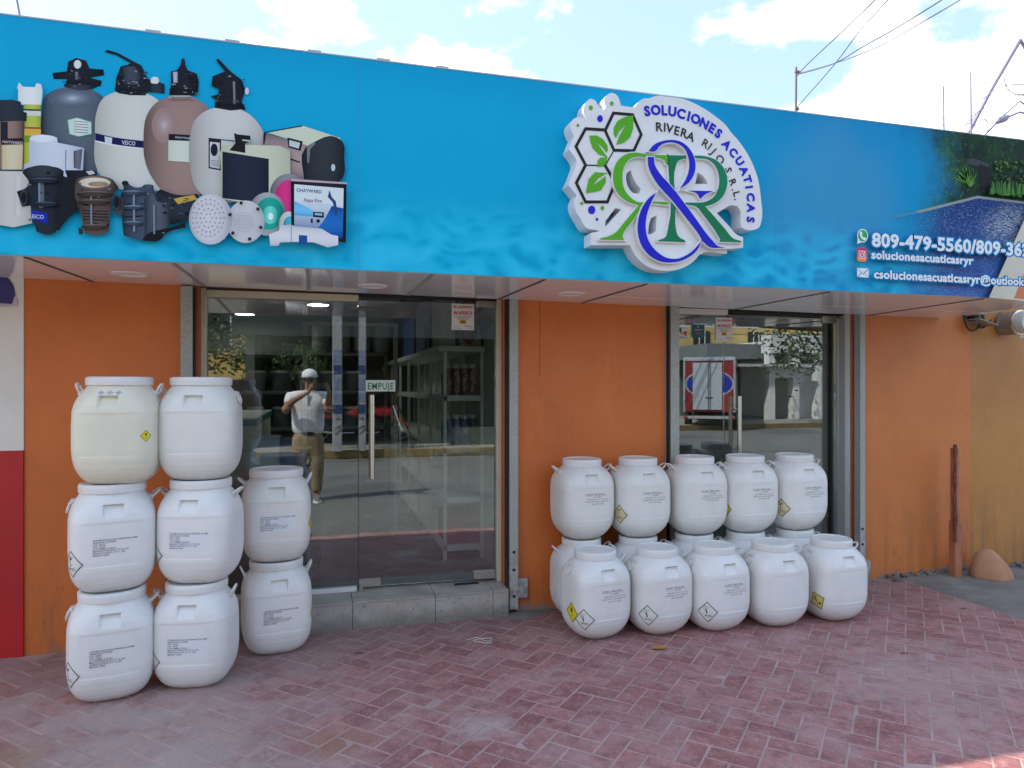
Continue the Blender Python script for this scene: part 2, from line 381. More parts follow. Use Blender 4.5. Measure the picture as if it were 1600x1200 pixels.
for pc, pn in (((0, 2.13, 0), (0, -1, 0)), ((4.52, 0, 0), (1, 0, 0))):
    bmesh.ops.bisect_plane(bm, geom=bm.verts[:] + bm.edges[:] + bm.faces[:], plane_co=pc, plane_no=pn, clear_outer=True)
me = bpy.data.meshes.new('herringbone_bricks'); bm.to_mesh(me); bm.free(); me.materials.append(M['brick_rest'])
part('herringbone_bricks', me, None, pav, local=True, kind='stuff')
# bare concrete ground to the right of the bricks
g = G(); n = 34
def apz(x, y): return .006 + .012 * noise.noise(Vector((x * 1.8, y * 1.8, 3))) + .012
rows = [[(4.50 + (.03 * noise.noise(Vector((0, y * 3, 1))) if i == 0 else i * .16), y, -.012 if i == 0 else apz(i * .16, y) - .006) for i in range(n)] for y in [2.12 + 2.53 * j / 20 for j in range(21)]]
vs = [p for r in rows for p in r]; fs = [(j*n+i, j*n+i+1, (j+1)*n+i+1, (j+1)*n+i) for j in range(20) for i in range(n-1)]
struct('concrete_ground', g.add(vs, fs), 'concrete', smooth=True)

# ================================================================== SHOP BUILDING
shop = thing('shop_building', (1.8, YW, 0), 'low orange shop with two glass fronts under a glossy canopy ceiling', 'building')
def wall(x0, x1, y0=YW, y1=YW+.15, z0=-.03, z1=3.05, m='orange', name='wall'): return part(name, G().box(x0, x1, y0, y1, z0, z1), m, shop)
wall(-1.603, -.776); wall(1.339, 2.476); wall(4.216, 5.30, m='salmon')
wall(-.776, -.700, 4.70, 4.80); wall(-.6995, -.686, 4.70, 4.80, m='orange_red'); wall(1.266, 1.339, 4.70, 4.80, m='orange_red'); wall(2.476, 2.565, 4.70, 4.80, m='white_frame'); wall(4.180, 4.2155, 4.715, 4.744, m='orange_red')
wall(-.686, 1.266, 4.71, 4.80, 2.17, 3.05, name='lintel'); wall(2.565, 4.2155, 4.71, 4.80, 2.15, 3.05, name='lintel')
wall(5.302, 9.5, YW+.004, YW+.15, z1=3.4, m='yellow')
part('roof', G().box(-2.2, 5.30, 4.80, 9.7, 2.95, 3.1), 'roof', shop)
# neighbour on the left: white wall with a red skirt, and a dark blue painted figure-less emblem
nb = thing('neighbouring_building', (-3, YW, 0), 'white building with red lower wall beside the orange shop', 'building')
part('wall', G().box(-4.6, -1.6035, YW-.006, YW+.15, 1.18, 3.05), 'white_wall', nb)
part('painted_skirt', G().box(-4.6, -1.6035, YW-.012, YW+.15, -.03, 1.179), 'red_wall', nb, label='glossy red painted lower wall')
M['navy_paint'] = mat('dark_blue_wall_paint', (.035, .03, .20), .5, (.02, .02, .13), 14)
M['lilac_paint'] = mat('lilac_wall_paint', (.50, .46, .58), .6)
def flat(pts, Y, px=True):
    P = [onY(p[0], p[1], Y) for p in pts] if px else [Vector((p[0], Y, p[1])) for p in pts]
    Q = smooth2([(p.x, p.z) for p in P], 4); tri = geometry.tessellate_polygon([[Vector((q.x, q.y, 0)) for q in Q]])
    return [Vector((q.x, Y, q.y)) for q in Q], tri
v, f = flat([(-16, 430), (-8, 427), (4, 428), (11, 433), (18, 441), (24, 462), (23, 475), (-16, 473)], YW - .010)
part('wall_painting', G().add(v, f), 'navy_paint', nb, fixn=False)
v, f = flat([(-16, 474), (19, 475), (23, 462), (26, 466), (27, 478), (-16, 480)], YW - .011)
part('wall_painting', G().add(v, f), 'lilac_paint', nb, fixn=False)

part('wall_seam', G().box(1.505, 1.508, YW-.0015, YW+.01, 1.62, 2.14), mat('wall_crack', (.22, .06, .02), .8), shop)
# galvanised roller-shutter rails: open channels with a black slot beside them
def rail(x0, x1, slot, z1=2.15, hi=.04):
    g = G().box(x0, x1, YW-.045, YW-.036, .03, z1); g.box(x0, x0+.006, YW-.036, YW+.02, .03, z1); g.box(x1-.006, x1, YW-.036, YW+.02, .03, z1)
    r = part('shutter_rail', g, 'galv', shop)
    s = part('slot', G().box(*slot, YW-.03, YW+hi, .0, z1), 'black', r)
    for z in (.30, .42, .12): part('bolt', G().lathe([(.009, 0), (.011, .003), (.004, .007)], ((x0+x1)/2 + random.uniform(-.01, .01), YW-.045, z), 8, '-Y'), 'black', r)
rail(-.772, -.706, (-.705, -.700)); rail(1.278, 1.338, (1.266, 1.277)); rail(2.492, 2.560, (2.478, 2.491)); rail(4.150, 4.200, (4.201, 4.2155), hi=.064)
part('rail_foot', G().box(1.3385, 1.41, YW-.035, YW-.01, .10, .23), 'galv', shop, bevel=.002)
part('rail_foot', G().box(4.2145, 4.26, YW-.035, YW-.01, .07, .15), 'galv', shop, bevel=.002)
part('edge_flat', G().box(2.468, 2.477, YW-.004, YW+.06, 0, 2.14), 'grey_frame', shop)

# doorstep with stone tiles
def step(x0, x1, joints, yf=4.578):
    st = part('doorstep', G().box(x0, x1, yf+.012, 4.90, -.03, .165), 'concrete', shop)
    xs = [x0] + joints + [x1]
    for a, b in zip(xs[:-1], xs[1:]):
        part('tile', G().box(a+.002, b-.002, yf, yf+.0115, -.03, .163), 'step_tile', st)
        part('tile', G().box(a+.002, b-.002, yf-.004, 4.90, .1655, .178), 'tile', st)
step(-.70, 1.264, [-.30, .30, .80, 1.19] if False else [-.28, .235, .765, 1.155])
step(2.563, 4.214, [3.1, 3.65])
part('concrete_patch', G().add([(1.22,4.55,.001),(1.30,4.47,.0015),(1.42,4.50,.001),(1.50,4.56,.0015),(1.62,4.60,.001),(1.60,4.649,.002),(1.27,4.649,.002),(1.40,4.58,.010)], [(0,1,7),(1,2,7),(2,3,7),(3,4,7),(4,5,7),(5,6,7),(6,0,7)]), 'concrete', shop)

# glass fronts
def pane(x0, x1, z0, z1, parent, ang=0, piv=None, name='glass_pane'):
    g = G().box(x0, x1, 4.820, 4.828, z0, z1)
    if ang:
        m = Matrix.Translation((piv, 4.824, 0)) @ Matrix.Rotation(ang, 4, 'Z') @ Matrix.Translation((-piv, -4.824, 0)); g.v = [tuple(m @ Vector(v)) for v in g.v]
    return part(name, g, 'glass', parent)
GY = 4.824
for a_, b_ in ((-.686, -.652), (1.236, 1.266)): part('door_frame', G().box(a_, b_, 4.775, 4.86, .178, 2.165), 'cream_frame', shop, bevel=.003)
part('door_header', G().box(-.652, .283, 4.77, 4.85, 2.112, 2.155), 'cream_frame', shop, bevel=.003)
part('header_shadow_gap', G().box(.284, 1.235, 4.80, 4.85, 2.150, 2.168), 'black', shop)
pane(-.652, .283, .208, 2.112, shop, name='side_pane')
part('bottom_rail', G().box(-.652, .275, 4.80, 4.85, .1785, .209), 'white_frame', shop, bevel=.003)
A1 = R(-1.35)
door1 = pane(.288, 1.234, .196, 2.148, shop, A1, 1.234, name='glass_door')
def turned(g, ang, piv):
    m = Matrix.Translation((piv, 4.824, 0)) @ Matrix.Rotation(ang, 4, 'Z') @ Matrix.Translation((-piv, -4.824, 0)); g.v = [tuple(m @ Vector(v)) for v in g.v]; return g
def pull(x, z0, z1, parent, ang=0, piv=0):
    for sy in (-1, 1):
        g = G(); y = GY + sy * .062
        g.cyl((x, y, z0), (x, y, z1), .0165, n=20)
        for z in (z0 + .10, z1 - .10): g.cyl((x, y, z), (x, GY + sy*.006, z), .009, n=12)
        for z in (z0 + .105, z1 - .105): g.cyl((x, y, z-.006), (x, y, z+.006), .0185, n=20)
        part('pull_handle', turned(g, ang, piv) if ang else g, 'steel', parent, smooth='auto')
pull(.375, .93, 1.49, door1, A1, 1.234)
def fitting(x0, x1, z0, z1, parent, ang=0, piv=0, m='fitting'):
    g = G().box(x0, x1, 4.803, 4.845, z0, z1); part('patch_fitting', turned(g, ang, piv) if ang else g, m, parent, bevel=.003)
fitting(.290, .435, .196, .245, door1, A1, 1.234); fitting(1.075, 1.232, .196, .25, door1, A1, 1.234); fitting(1.10, 1.232, 2.105, 2.148, door1, A1, 1.234)
g = G().lathe([(.014, 0), (.016, .01), (.016, .03), (.008, .038)], (.30, 4.785, .178), 16); part('floor_bolt', g, 'steel', shop, smooth='auto')
part('rubber_mat_strip', G().box(.93, 1.10, 4.76, 4.80, .1785, .184), 'black', shop)
# right shopfront
part('door_frame', G().box(2.566, 2.60, 4.79, 4.86, .178, 2.14), 'white_frame', shop, bevel=.003); part('door_frame', G().box(4.166, 4.2155, 4.746, 4.86, .178, 2.14), 'white_frame', shop, bevel=.003)
part('door_stile', G().box(4.100, 4.165, 4.79, 4.85, .178, 2.10), 'grey_frame', shop, bevel=.003)
part('door_header', G().box(2.60, 3.07, 4.77, 4.85, 2.098, 2.14), 'white_frame', shop, bevel=.003)
part('header_shadow_gap', G().box(3.071, 4.164, 4.80, 4.85, 2.125, 2.148), 'black', shop)
pane(2.60, 3.068, .20, 2.098, shop, name='side_pane')
door2 = pane(3.073, 4.098, .196, 2.124, shop, name='glass_door')
pull(3.165, .85, 1.47, door2); 
fitting(3.97, 4.11, 2.06, 2.12, door2)
part('patch_fitting', G().box(2.62, 2.68, 4.795, 4.80, 2.118, 2.138), 'fitting', shop)

# canopy ceiling of glossy panels, one object each
def soff(x0, x1, y0=3.634, y1=4.649, yb=4.649):
    g = G(); e = .007; zz = lambda x, y: ZS + (zsoff(x) - ZS) * (y - 3.634) / 1.015
    vs = [(x, y, zz(x, y) + dz) for dz in (0, .02) for x, y in ((x0+e, y0), (x1-e, y0), (x1-e, y1), (x0+e, y1))]
    g.add(vs, [(0,1,2,3),(7,6,5,4),(0,4,5,1),(1,5,6,2),(2,6,7,3),(3,7,4,0)])
    part('soffit_panel', g, 'soffit', shop)
xs = [-4.4, -3.082, -2.472, -1.862, -1.252, -.642, -.032, .590, 1.21, 1.82]
for a, b in zip(xs[:-1], xs[1:]): soff(a, b)
for a, b in ((1.82, 3.05), (3.05, 4.27), (4.27, 4.99)):
    soff(a, b, 3.634, 4.242); soff(a, b, 4.256, 4.649)
for x in xs[1:] + [3.05, 4.27]:       # recessed joint behind each pair of panels, and a proud strip where one is taped over
    zb = zsoff(x)
    g = G().add([(x-.02, 3.63, ZS+.021), (x+.02, 3.63, ZS+.021), (x+.02, 4.649, zb+.021), (x-.02, 4.649, zb+.021), (x-.02, 3.63, ZS+.03), (x+.02, 3.63, ZS+.03), (x+.02, 4.649, zb+.03), (x-.02, 4.649, zb+.03)], [(0,1,2,3),(7,6,5,4),(0,4,5,1),(1,5,6,2),(2,6,7,3),(3,7,4,0)])
    part('joint_channel', g, 'soffit_gap', shop)
part('joint_channel', G().box(1.82, 4.99, 4.235, 4.263, 2.175, 2.18), 'soffit_gap', shop)
for x in xs[1:] + [3.05, 4.27]:
    hw_ = .010 if x in (-.032, -.642, .590) else .0055
    g = G().add([(x-hw_, 3.64, ZS-.004), (x+hw_, 3.64, ZS-.004), (x+hw_, 4.645, zsoff(x)-.004), (x-hw_, 4.645, zsoff(x)-.004), (x-hw_, 3.64, ZS-.001), (x+hw_, 3.64, ZS-.001), (x+hw_, 4.645, zsoff(x)-.001), (x-hw_, 4.645, zsoff(x)-.001)], [(0,1,2,3),(7,6,5,4),(0,4,5,1),(1,5,6,2),(2,6,7,3),(3,7,4,0)])
    part('joint_strip', g, 'grey_frame' if hw_ > .008 else 'soffit_gap', shop)
part('canopy_deck', G().box(-4.6, 4.985, 3.70, 4.649, 2.9, 3.0), 'roof', shop)
part('canopy_end', G().box(4.975, 4.99, 3.70, 4.649, 2.19, 2.9), 'soffit', shop)
for i, (px, py, lab) in enumerate(((203, 427, 'leftmost round recessed ceiling light above the drums'), (582, 445, 'round recessed ceiling light above the left glass front'), (893, 456, 'round recessed ceiling light above the orange wall between the doors'))):
    t = onZ(px, py, 2.146); x, y = t.x, t.y; zc = ZS + (zsoff(x) - ZS) * (y - 3.634) / 1.015
    dl = thing('ceiling_light', (x, y, zc), lab, 'ceiling light', group='round lights recessed in the canopy ceiling')
    part('trim_ring', G().lathe([(.088, -.001), (.088, -.006), (.074, -.008), (.072, -.001)], (x, y, zc), 32), 'diffuser', dl, smooth='auto')
    part('lens', G().lathe([(.071, -.0005), (.071, -.004)], (x, y, zc), 32), 'diffuser', dl, smooth='auto')

# ------------------------------------------------------------------ shop interior
M['int_wall'] = mat('interior_wall_paint', (.17, .18, .165), .7, (.13, .14, .13), 2); M['int_side'] = mat('lit_side_wall_tone', (.58, .62, .57), .6, (.50, .54, .50), 2)  # side wall is a brighter copy: light from the glass put into its colour
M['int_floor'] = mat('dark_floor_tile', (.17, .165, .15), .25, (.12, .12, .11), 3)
M['shelf'] = mat('white_shelf_steel', (.80, .82, .78), .45)
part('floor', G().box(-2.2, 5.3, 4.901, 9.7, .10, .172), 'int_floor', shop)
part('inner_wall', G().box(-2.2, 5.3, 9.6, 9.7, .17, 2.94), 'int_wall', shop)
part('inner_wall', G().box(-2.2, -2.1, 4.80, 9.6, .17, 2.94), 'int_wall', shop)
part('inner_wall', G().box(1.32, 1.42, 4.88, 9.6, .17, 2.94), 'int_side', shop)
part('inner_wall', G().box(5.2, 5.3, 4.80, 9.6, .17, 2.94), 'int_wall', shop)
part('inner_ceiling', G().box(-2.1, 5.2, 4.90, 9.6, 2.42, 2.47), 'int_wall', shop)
M['lamp'] = emit('lit_ceiling_lamp', (1, .96, .90), 20)
for x, y, lab in ((.04, 7.75, 'round lit ceiling lamp inside the shop above the photographer reflection'), (-.8, 9.0, 'small lit ceiling lamp far inside the shop'), (3.4, 6.6, 'small lit ceiling lamp inside behind the right door')):
    dl = thing('interior_lamp', (x, y, 2.42), lab, 'ceiling lamp', group='lit ceiling lamps inside the shop')
    part('trim_ring', G().lathe([(.13, -.001), (.13, -.012), (.11, -.014), (.108, -.001)], (x, y, 2.42), 24), 'white_frame', dl)
    part('lens', G().lathe([(.107, -.001), (.107, -.008)], (x, y, 2.42), 24), 'lamp', dl)
# wire-and-steel shelving along the right inner wall
sh = thing('shelf_unit', (1.1, 7.4, .172), 'long white steel shelving along the right wall inside the shop', 'shelf')
for z, nm in ((1.82, 'top_shelf'), (1.43, 'shelf'), (1.02, 'shelf'), (.62, 'shelf'), (.24, 'shelf')):
    part(nm, G().box(.985 if z < 1.8 else .93, 1.30, 5.5 if z < 1.8 else 5.42, 9.5, z, z+.045), 'shelf', sh, bevel=.003)
for y in (5.5, 6.2, 6.95, 7.7, 8.5, 9.45):
    for x in (.985, 1.285): part('upright', G().box(x, x+.025, y, y+.025, .172, 1.82), 'shelf', sh)
M['cap_white'] = mat('white_bottle_cap', (.75, .75, .73), .4); M['bottle_red'] = mat('red_white_bottle', (.42, .40, .38), .35, (.30, .06, .05), 40, (.44, .56))
M['bottle_blue'] = mat('blue_bottle', (.10, .16, .30), .3, (.35, .42, .5), 20); M['bottle_green'] = mat('green_bottle', (.05, .17, .10), .3)
bi = 0
for z, ms in ((1.475, ['bottle_red', 'bottle_red', 'bottle_red', 'bottle_red']), (1.065, ['bottle_blue', 'bottle_blue', 'bottle_blue', 'bottle_green'])):
    for row in range(3):
        for i, m in enumerate(ms):
            x = 1.035 + i * .068; y = 5.56 + row * .085
            zt = z
            wh = ('first', 'second', 'third', 'last')[i]; rw = ('front', 'middle', 'rear')[row]
            b = thing('bottle', (x, y, zt), f"{wh} bottle from the left in the {rw} row, {'upper shelf of red and white bottles' if z > 1.2 else 'middle shelf of blue bottles'}", 'bottle', group='bottles on the shop shelves')
            part('body', G().lathe([(.026, 0), (.030, .01), (.030, .17), (.022, .20), (.013, .22)], (x, y, zt), 14), m, b, smooth='auto')
            part('cap', G().lathe([(.015, .22), (.015, .25)], (x, y, zt), 12), 'cap_white', b)
M['carton'] = mat('pale_carton', (.70, .67, .65), .7, (.60, .58, .56), 5); M['carton_blue'] = mat('blue_carton', (.02, .06, .20), .6, (.03, .09, .28), 6); M['carton_red'] = mat('red_carton', (.35, .02, .02), .5)
bx = [('carton', .96, 1.08, 5.50, 5.9, .50, 'first pale upright carton on the top shelf inside'), ('carton_blue', 1.085, 1.11, 5.5, 5.9, .46, 'thin dark blue upright box between pale cartons on the top shelf'), ('carton', 1.115, 1.20, 5.5, 5.9, .48, 'second pale upright carton on the top shelf inside'), ('carton', 1.205, 1.29, 5.5, 5.9, .48, 'pale upright carton at the wall end of the top shelf'),
      ('carton_blue', .96, 1.28, 6.1, 6.9, .46, 'large dark blue box lying on the top shelf'), ('carton_blue', .97, 1.27, 7.1, 8.0, .40, 'second dark blue box farther back on the top shelf')]
for m, x0, x1, y0, y1, h, lab in bx: solo('carton_box', G().box(x0, x1, y0, y1, 1.866, 1.866+h), m, lab, 'box', 'cartons on the top shelf', bevel=.004)
solo('red_crate', G().box(1.02, 1.27, 5.55, 5.95, .286, .50).box(1.01, 1.28, 5.54, 5.96, .50, .52), 'carton_red', 'red plastic crate on the lowest shelf inside the shop', 'crate')
# four pale tanks on a shelf at the rear wall
M['rear_steel'] = mat('dimmed_shelf_steel', (.15, .165, .16), .5)  # darker than the other shelving: dimness of the rear put into the colour
rs = thing('rear_shelf', (-.2, 9.3, .172), 'long shelving in dimmed grey at the rear wall of the shop', 'shelf')
for z in (1.93, 1.45, 1.0, .5): part('shelf', G().box(-2.0, .9, 9.1, 9.55, z, z+.04), 'rear_steel', rs)
for x in (-2.0, -1.0, 0, .87): part('upright', G().box(x, x+.03, 9.1, 9.13, .172, 1.97), 'rear_steel', rs)
M['tank_dimmed'] = mat('dimmed_pale_tank', (.34, .37, .36), .5); M['jar'] = mat('grey_blue_tub', (.08, .11, .15), .5, (.20, .23, .25), 6)  # pale tanks coloured darker to stand for the dim rear
for i, x in enumerate((.08, .34, .60, .84)):
    t = thing('filter_tank', (x, 9.32, 1.97), ('leftmost', 'second', 'third', 'rightmost')[i] + ' pale filter tank on the rear shelf top inside', 'tank', group='pale tanks on the rear shelf')
    part('body', G().lathe([(.07, 0), (.10, .03), (.11, .1), (.11, .34), (.08, .42), (.04, .45)], (x, 9.32, 1.97), 20), 'tank_dimmed', t, smooth=True)
    part('valve', G().lathe([(.045, .45), (.045, .49), (.03, .5)], (x, 9.32, 1.97), 14), 'black', t)
kk = 0
for z, n in ((1.49, 9), (1.04, 9), (.54, 7)):
    for i in range(n):
        x = -1.85 + i * .29 + random.uniform(-.02, .02); kk += 1; wh = ('leftmost','second','third','fourth','fifth','sixth','seventh','eighth','ninth')[i]; rw = {1.49: 'upper', 1.04: 'middle', .54: 'lower'}[z]
        t = thing('tub', (x, 9.3, z), f'{wh} grey blue tub from the left on the {rw} rear shelf inside', 'tub', group='grey blue tubs on the rear shelving')
        part('body', G().lathe([(.085, 0), (.095, .02), (.1, .22)], (x, 9.3, z), 16), 'jar', t, smooth='auto'); part('lid', G().lathe([(.105, .22), (.105, .25)], (x, 9.3, z), 16), 'cap_white', t)
M['counter'] = mat('cream_counter', (.80, .84, .66), .4, (.74, .80, .64), 2); M['teal'] = mat('teal_glass_edge', (.02, .30, .36), .2); M['bluebox'] = mat('pale_blue_carton', (.52, .64, .74), .6)
ct = thing('counter', (-.95, 6.6, .172), 'cream counter with a teal edged top behind the left drums', 'counter')
part('body', G().box(-1.5, -.44, 5.8, 7.8, .172, 1.24), 'counter', ct, bevel=.006)
part('counter_edge', G().box(-1.51, -.43, 5.79, 7.81, 1.2405, 1.29), 'teal', ct, bevel=.004)
part('worktop', G().box(-1.51, -.43, 5.79, 7.81, 1.2905, 1.30), 'white_frame', ct)
solo('carton_box', G().box(-.44, -.24, 5.35, 5.75, .174, 1.17), 'bluebox', 'pale blue carton standing on end beside the cream counter', 'box', bevel=.005)
solo('carton_box', G().box(-.232, -.13, 5.37, 5.78, .174, 1.15), 'carton_blue', 'narrow dark blue carton beside the pale blue carton', 'box', bevel=.005)
solo('stool', G().box(-.12, .05, 5.5, 5.9, .174, .95).box(-.14, .07, 5.48, 5.92, .95, .98), 'black', 'dark low cabinet near the photographer reflection inside the shop', 'cabinet', bevel=.01)
g = G().cyl((.60, 6.5, 1.72), (.88, 6.3, .98), .009, n=8); g.box(.86, 1.0, 6.24, 6.34, .90, .98)
solo('broom', g, mat('yellow_broom_stick', (.55, .33, .04), .5), 'broom with thin yellow stick leaning by the white shelving', 'broom')
M['flag_red'] = mat('dark_red_cloth', (.28, .015, .015), .6); M['flag_blue'] = mat('dark_blue_cloth', (.015, .035, .10), .6)
g = G().lathe([(.02, 0), (.06, .05), (.075, .15), (.06, .30), (.02, .36)], (1.10, 5.10, 1.86), 14); 
solo('swim_float', g, 'flag_red', 'dark red inflatable float hanging inside at the top of the left door', 'float', smooth=True)
g = G().add([(1.15, 5.12, 2.32), (1.29, 5.12, 2.32), (1.29, 5.12, 2.02), (1.20, 5.12, 1.92), (1.15, 5.15, 2.32), (1.29, 5.15, 2.32), (1.29, 5.15, 2.02), (1.20, 5.15, 1.92)], [(0,3,2,1),(4,5,6,7),(0,1,5,4),(1,2,6,5),(2,3,7,6),(3,0,4,7)])
solo('swim_float', g, 'flag_blue', 'dark blue cloth pennant hanging inside beside the red float', 'pennant')
g = G().box(-.10, -.06, 6.6, 6.64, .172, 2.10).box(-.10, .75, 6.6, 6.64, 2.10, 2.13).box(.715, .75, 6.6, 6.64, .172, 2.10)
solo('partition_frame', g, 'white_frame', 'slim grey aluminium partition frame inside the left shopfront', 'frame')

# ================================================================== FASCIA SIGN
YS = 3.617; XL, XR = -4.6, 4.99; ZT = onY(800, 121, YS).z; ZB = onY(800, 432, YS).z
sign = thing('fascia_sign', ((XL+XR)/2, YS, ZB), 'long blue printed fascia sign over the shop with pool equipment and phone numbers', 'sign')
k = NT('printed_water_blue'); pos = k.n('NewGeometry').outputs['Position']; x, y, z = k.sep(pos)
h = k.rng(z, ZB, ZT)
c = k.mix(k.rng(h, .22, .34, 0, 1, True), (.000, .41, .66), (.000, .37, .625))
c = k.mix(k.rng(k.math('ADD', h, k.math('MULTIPLY', x, .03)), .85, 1.15, 0, .6), c, (.0, .22, .50))
c = k.mix(k.rng(x, .9, 3.2, 0, .70), c, (.0, .22, .48))
n1 = k.noise(1.6, 3, .5, pos); dxx = k.math('SUBTRACT', x, 3.05); dzz = k.math('SUBTRACT', z, ZB + .55)
d = k.math('ADD', k.math('MULTIPLY', dxx, dxx), k.math('MULTIPLY', dzz, dzz)); d = k.math('ADD', d, k.math('MULTIPLY', k.math('SUBTRACT', n1, .5), .5))
c = k.mix(k.rng(d, .0, .38, .30, 0, True), c, (.13, .30, .50))
v = k.n('TexVoronoi'); v.feature = 'SMOOTH_F1'; v.inputs['Scale'].default_value = 7.5
q = k.n('Mapping'); q.inputs['Scale'].default_value = (1, 1, 2.1); wv = k.n('VectorMath', operation='ADD'); nn = k.n('TexNoise'); nn.inputs['Scale'].default_value = 3; k.l(pos, nn.inputs['Vector'])
sc_ = k.n('VectorMath', operation='SCALE'); sc_.inputs['Scale'].default_value = .35; k.l(nn.outputs['Color'], sc_.inputs[0]); k.l(pos, wv.inputs[0]); k.l(sc_.outputs[0], wv.inputs[1]); k.l(wv.outputs[0], q.inputs[0]); k.l(q.outputs[0], v.inputs['Vector'])
band = k.rng(h, .46, .14, 0, 1, True)
rip = k.rng(v.outputs['Distance'], .25, .75, .0, 1); c = k.mix(k.math('MULTIPLY', band, k.math('MULTIPLY', rip, .85)), c, (.03, .54, .80))
c = k.mix(k.math('MULTIPLY', band, k.rng(v.outputs['Distance'], .05, .3, .5, 0)), c, (.0, .25, .52))
BASE = c
# garden and pool photograph fading in at the right end of the same print
fo = k.mix(k.rng(k.noise(8, 9, .75, pos), .40, .62), (.004, .018, .010), (.022, .095, .018)); fo = k.mix(k.rng(k.noise(26, 6, .7, pos), .54, .66, 0, .8), fo, (.10, .24, .04)); fo = k.mix(k.rng(k.noise(1.7, 3, .5, pos), .45, .62, 0, .75), fo, (.006, .016, .014))
fx = k.math('ADD', x, k.math('MULTIPLY', k.math('SUBTRACT', k.noise(2.4, 6, .65, pos), .5), .9)); zf = k.rng(h, .34, .62, 0, 1, True)
c = k.mix(k.math('MULTIPLY', k.rng(fx, 3.55, 4.15, 0, 1, True), 1), c, fo)
wa = k.mix(k.rng(h, .0, .55), (.055, .13, .40), (.006, .03, .14)); wa = k.mix(k.rng(k.noise(42, 6, .7, pos, (1, 1, 2.4)), .53, .60, 0, .75), wa, (.16, .27, .52)); wa = k.mix(k.rng(k.noise(3, 5, .6, pos, (1, 1, 3)), .45, .6, 0, .5), wa, (.008, .04, .19))
dx_ = k.math('SUBTRACT', x, 4.50); dz_ = k.math('SUBTRACT', h, .42); d_ = k.math('ADD', k.math('MULTIPLY', dx_, dx_), k.math('MULTIPLY', k.math('MULTIPLY', dz_, dz_), 3.0))
wa = k.mix(k.math('MULTIPLY', k.rng(d_, .0, .12, .9, 0, True), k.rng(k.noise(46, 5, .6, pos, (1, 1, 5)), .46, .58)), wa, (.42, .47, .48))
PA, PB, PC = onY(1392, 338, YS), onY(1527, 307, YS), onY(1640, 321, YS)
def line_z(P, Q): m_ = (Q.z-P.z)/(Q.x-P.x); return k.math('ADD', k.math('MULTIPLY', k.math('SUBTRACT', x, P.x), m_), P.z)
zl_ = k.math('MINIMUM', line_z(PA, PB), line_z(PB, PC)); inw = k.rng(k.math('SUBTRACT', zl_, z), -.002, .002)
fw = k.rng(k.math('ADD', x, k.math('MULTIPLY', k.math('SUBTRACT', k.noise(2.1, 5, .6, pos), .5), .5)), 3.45, 4.05, 0, 1, True)
wmix = k.mix(fw, BASE, wa)
c = k.mix(inw, c, wmix)
k.l(c, k.b.inputs['Base Color']); k.b.inputs['Roughness'].default_value = .5; k.b.inputs['Specular IOR Level'].default_value = .12; k.bump(k.noise(1.3, 3, .5, pos), .25, .03); M['banner'] = k.m
part('panel', G().box(XL, XR, YS, YS+.02, ZB, ZT), 'banner', sign)
part('frame', G().box(XL, XR, YS+.0205, YS+.08, ZB+.001, ZB+.03).box(XL, XR, YS+.0205, YS+.08, ZT-.03, ZT-.001).box(XR-.03, XR, YS+.0205, YS+.08, ZB+.03, ZT-.03), 'white_frame', sign)
part('edge_trim', G().box(XL, XR, YS-.002, YS+.02, ZT+.0005, ZT+.007), 'grey_frame', sign)
part('edge_trim', G().box(XL, XR, YS+.004, YS+.02, ZB-.004, ZB-.0005), 'grey_frame', sign)
for px in (560, 1212): t = onY(px, 300, YS); part('vinyl_seam', G().box(t.x-.0012, t.x+.0012, YS-.0005, YS+.01, ZB+.002, ZT-.002), mat('vinyl_seam', (.0, .27, .50), .5), sign)
for px in (240, 364, 492, 600, 692):
    t = onY(px, 22+.124*px, YS); part('trim_clip', G().box(t.x-.035, t.x+.03, YS-.002, YS+.03, ZT+.0072, ZT+.015), 'grey_frame', sign)

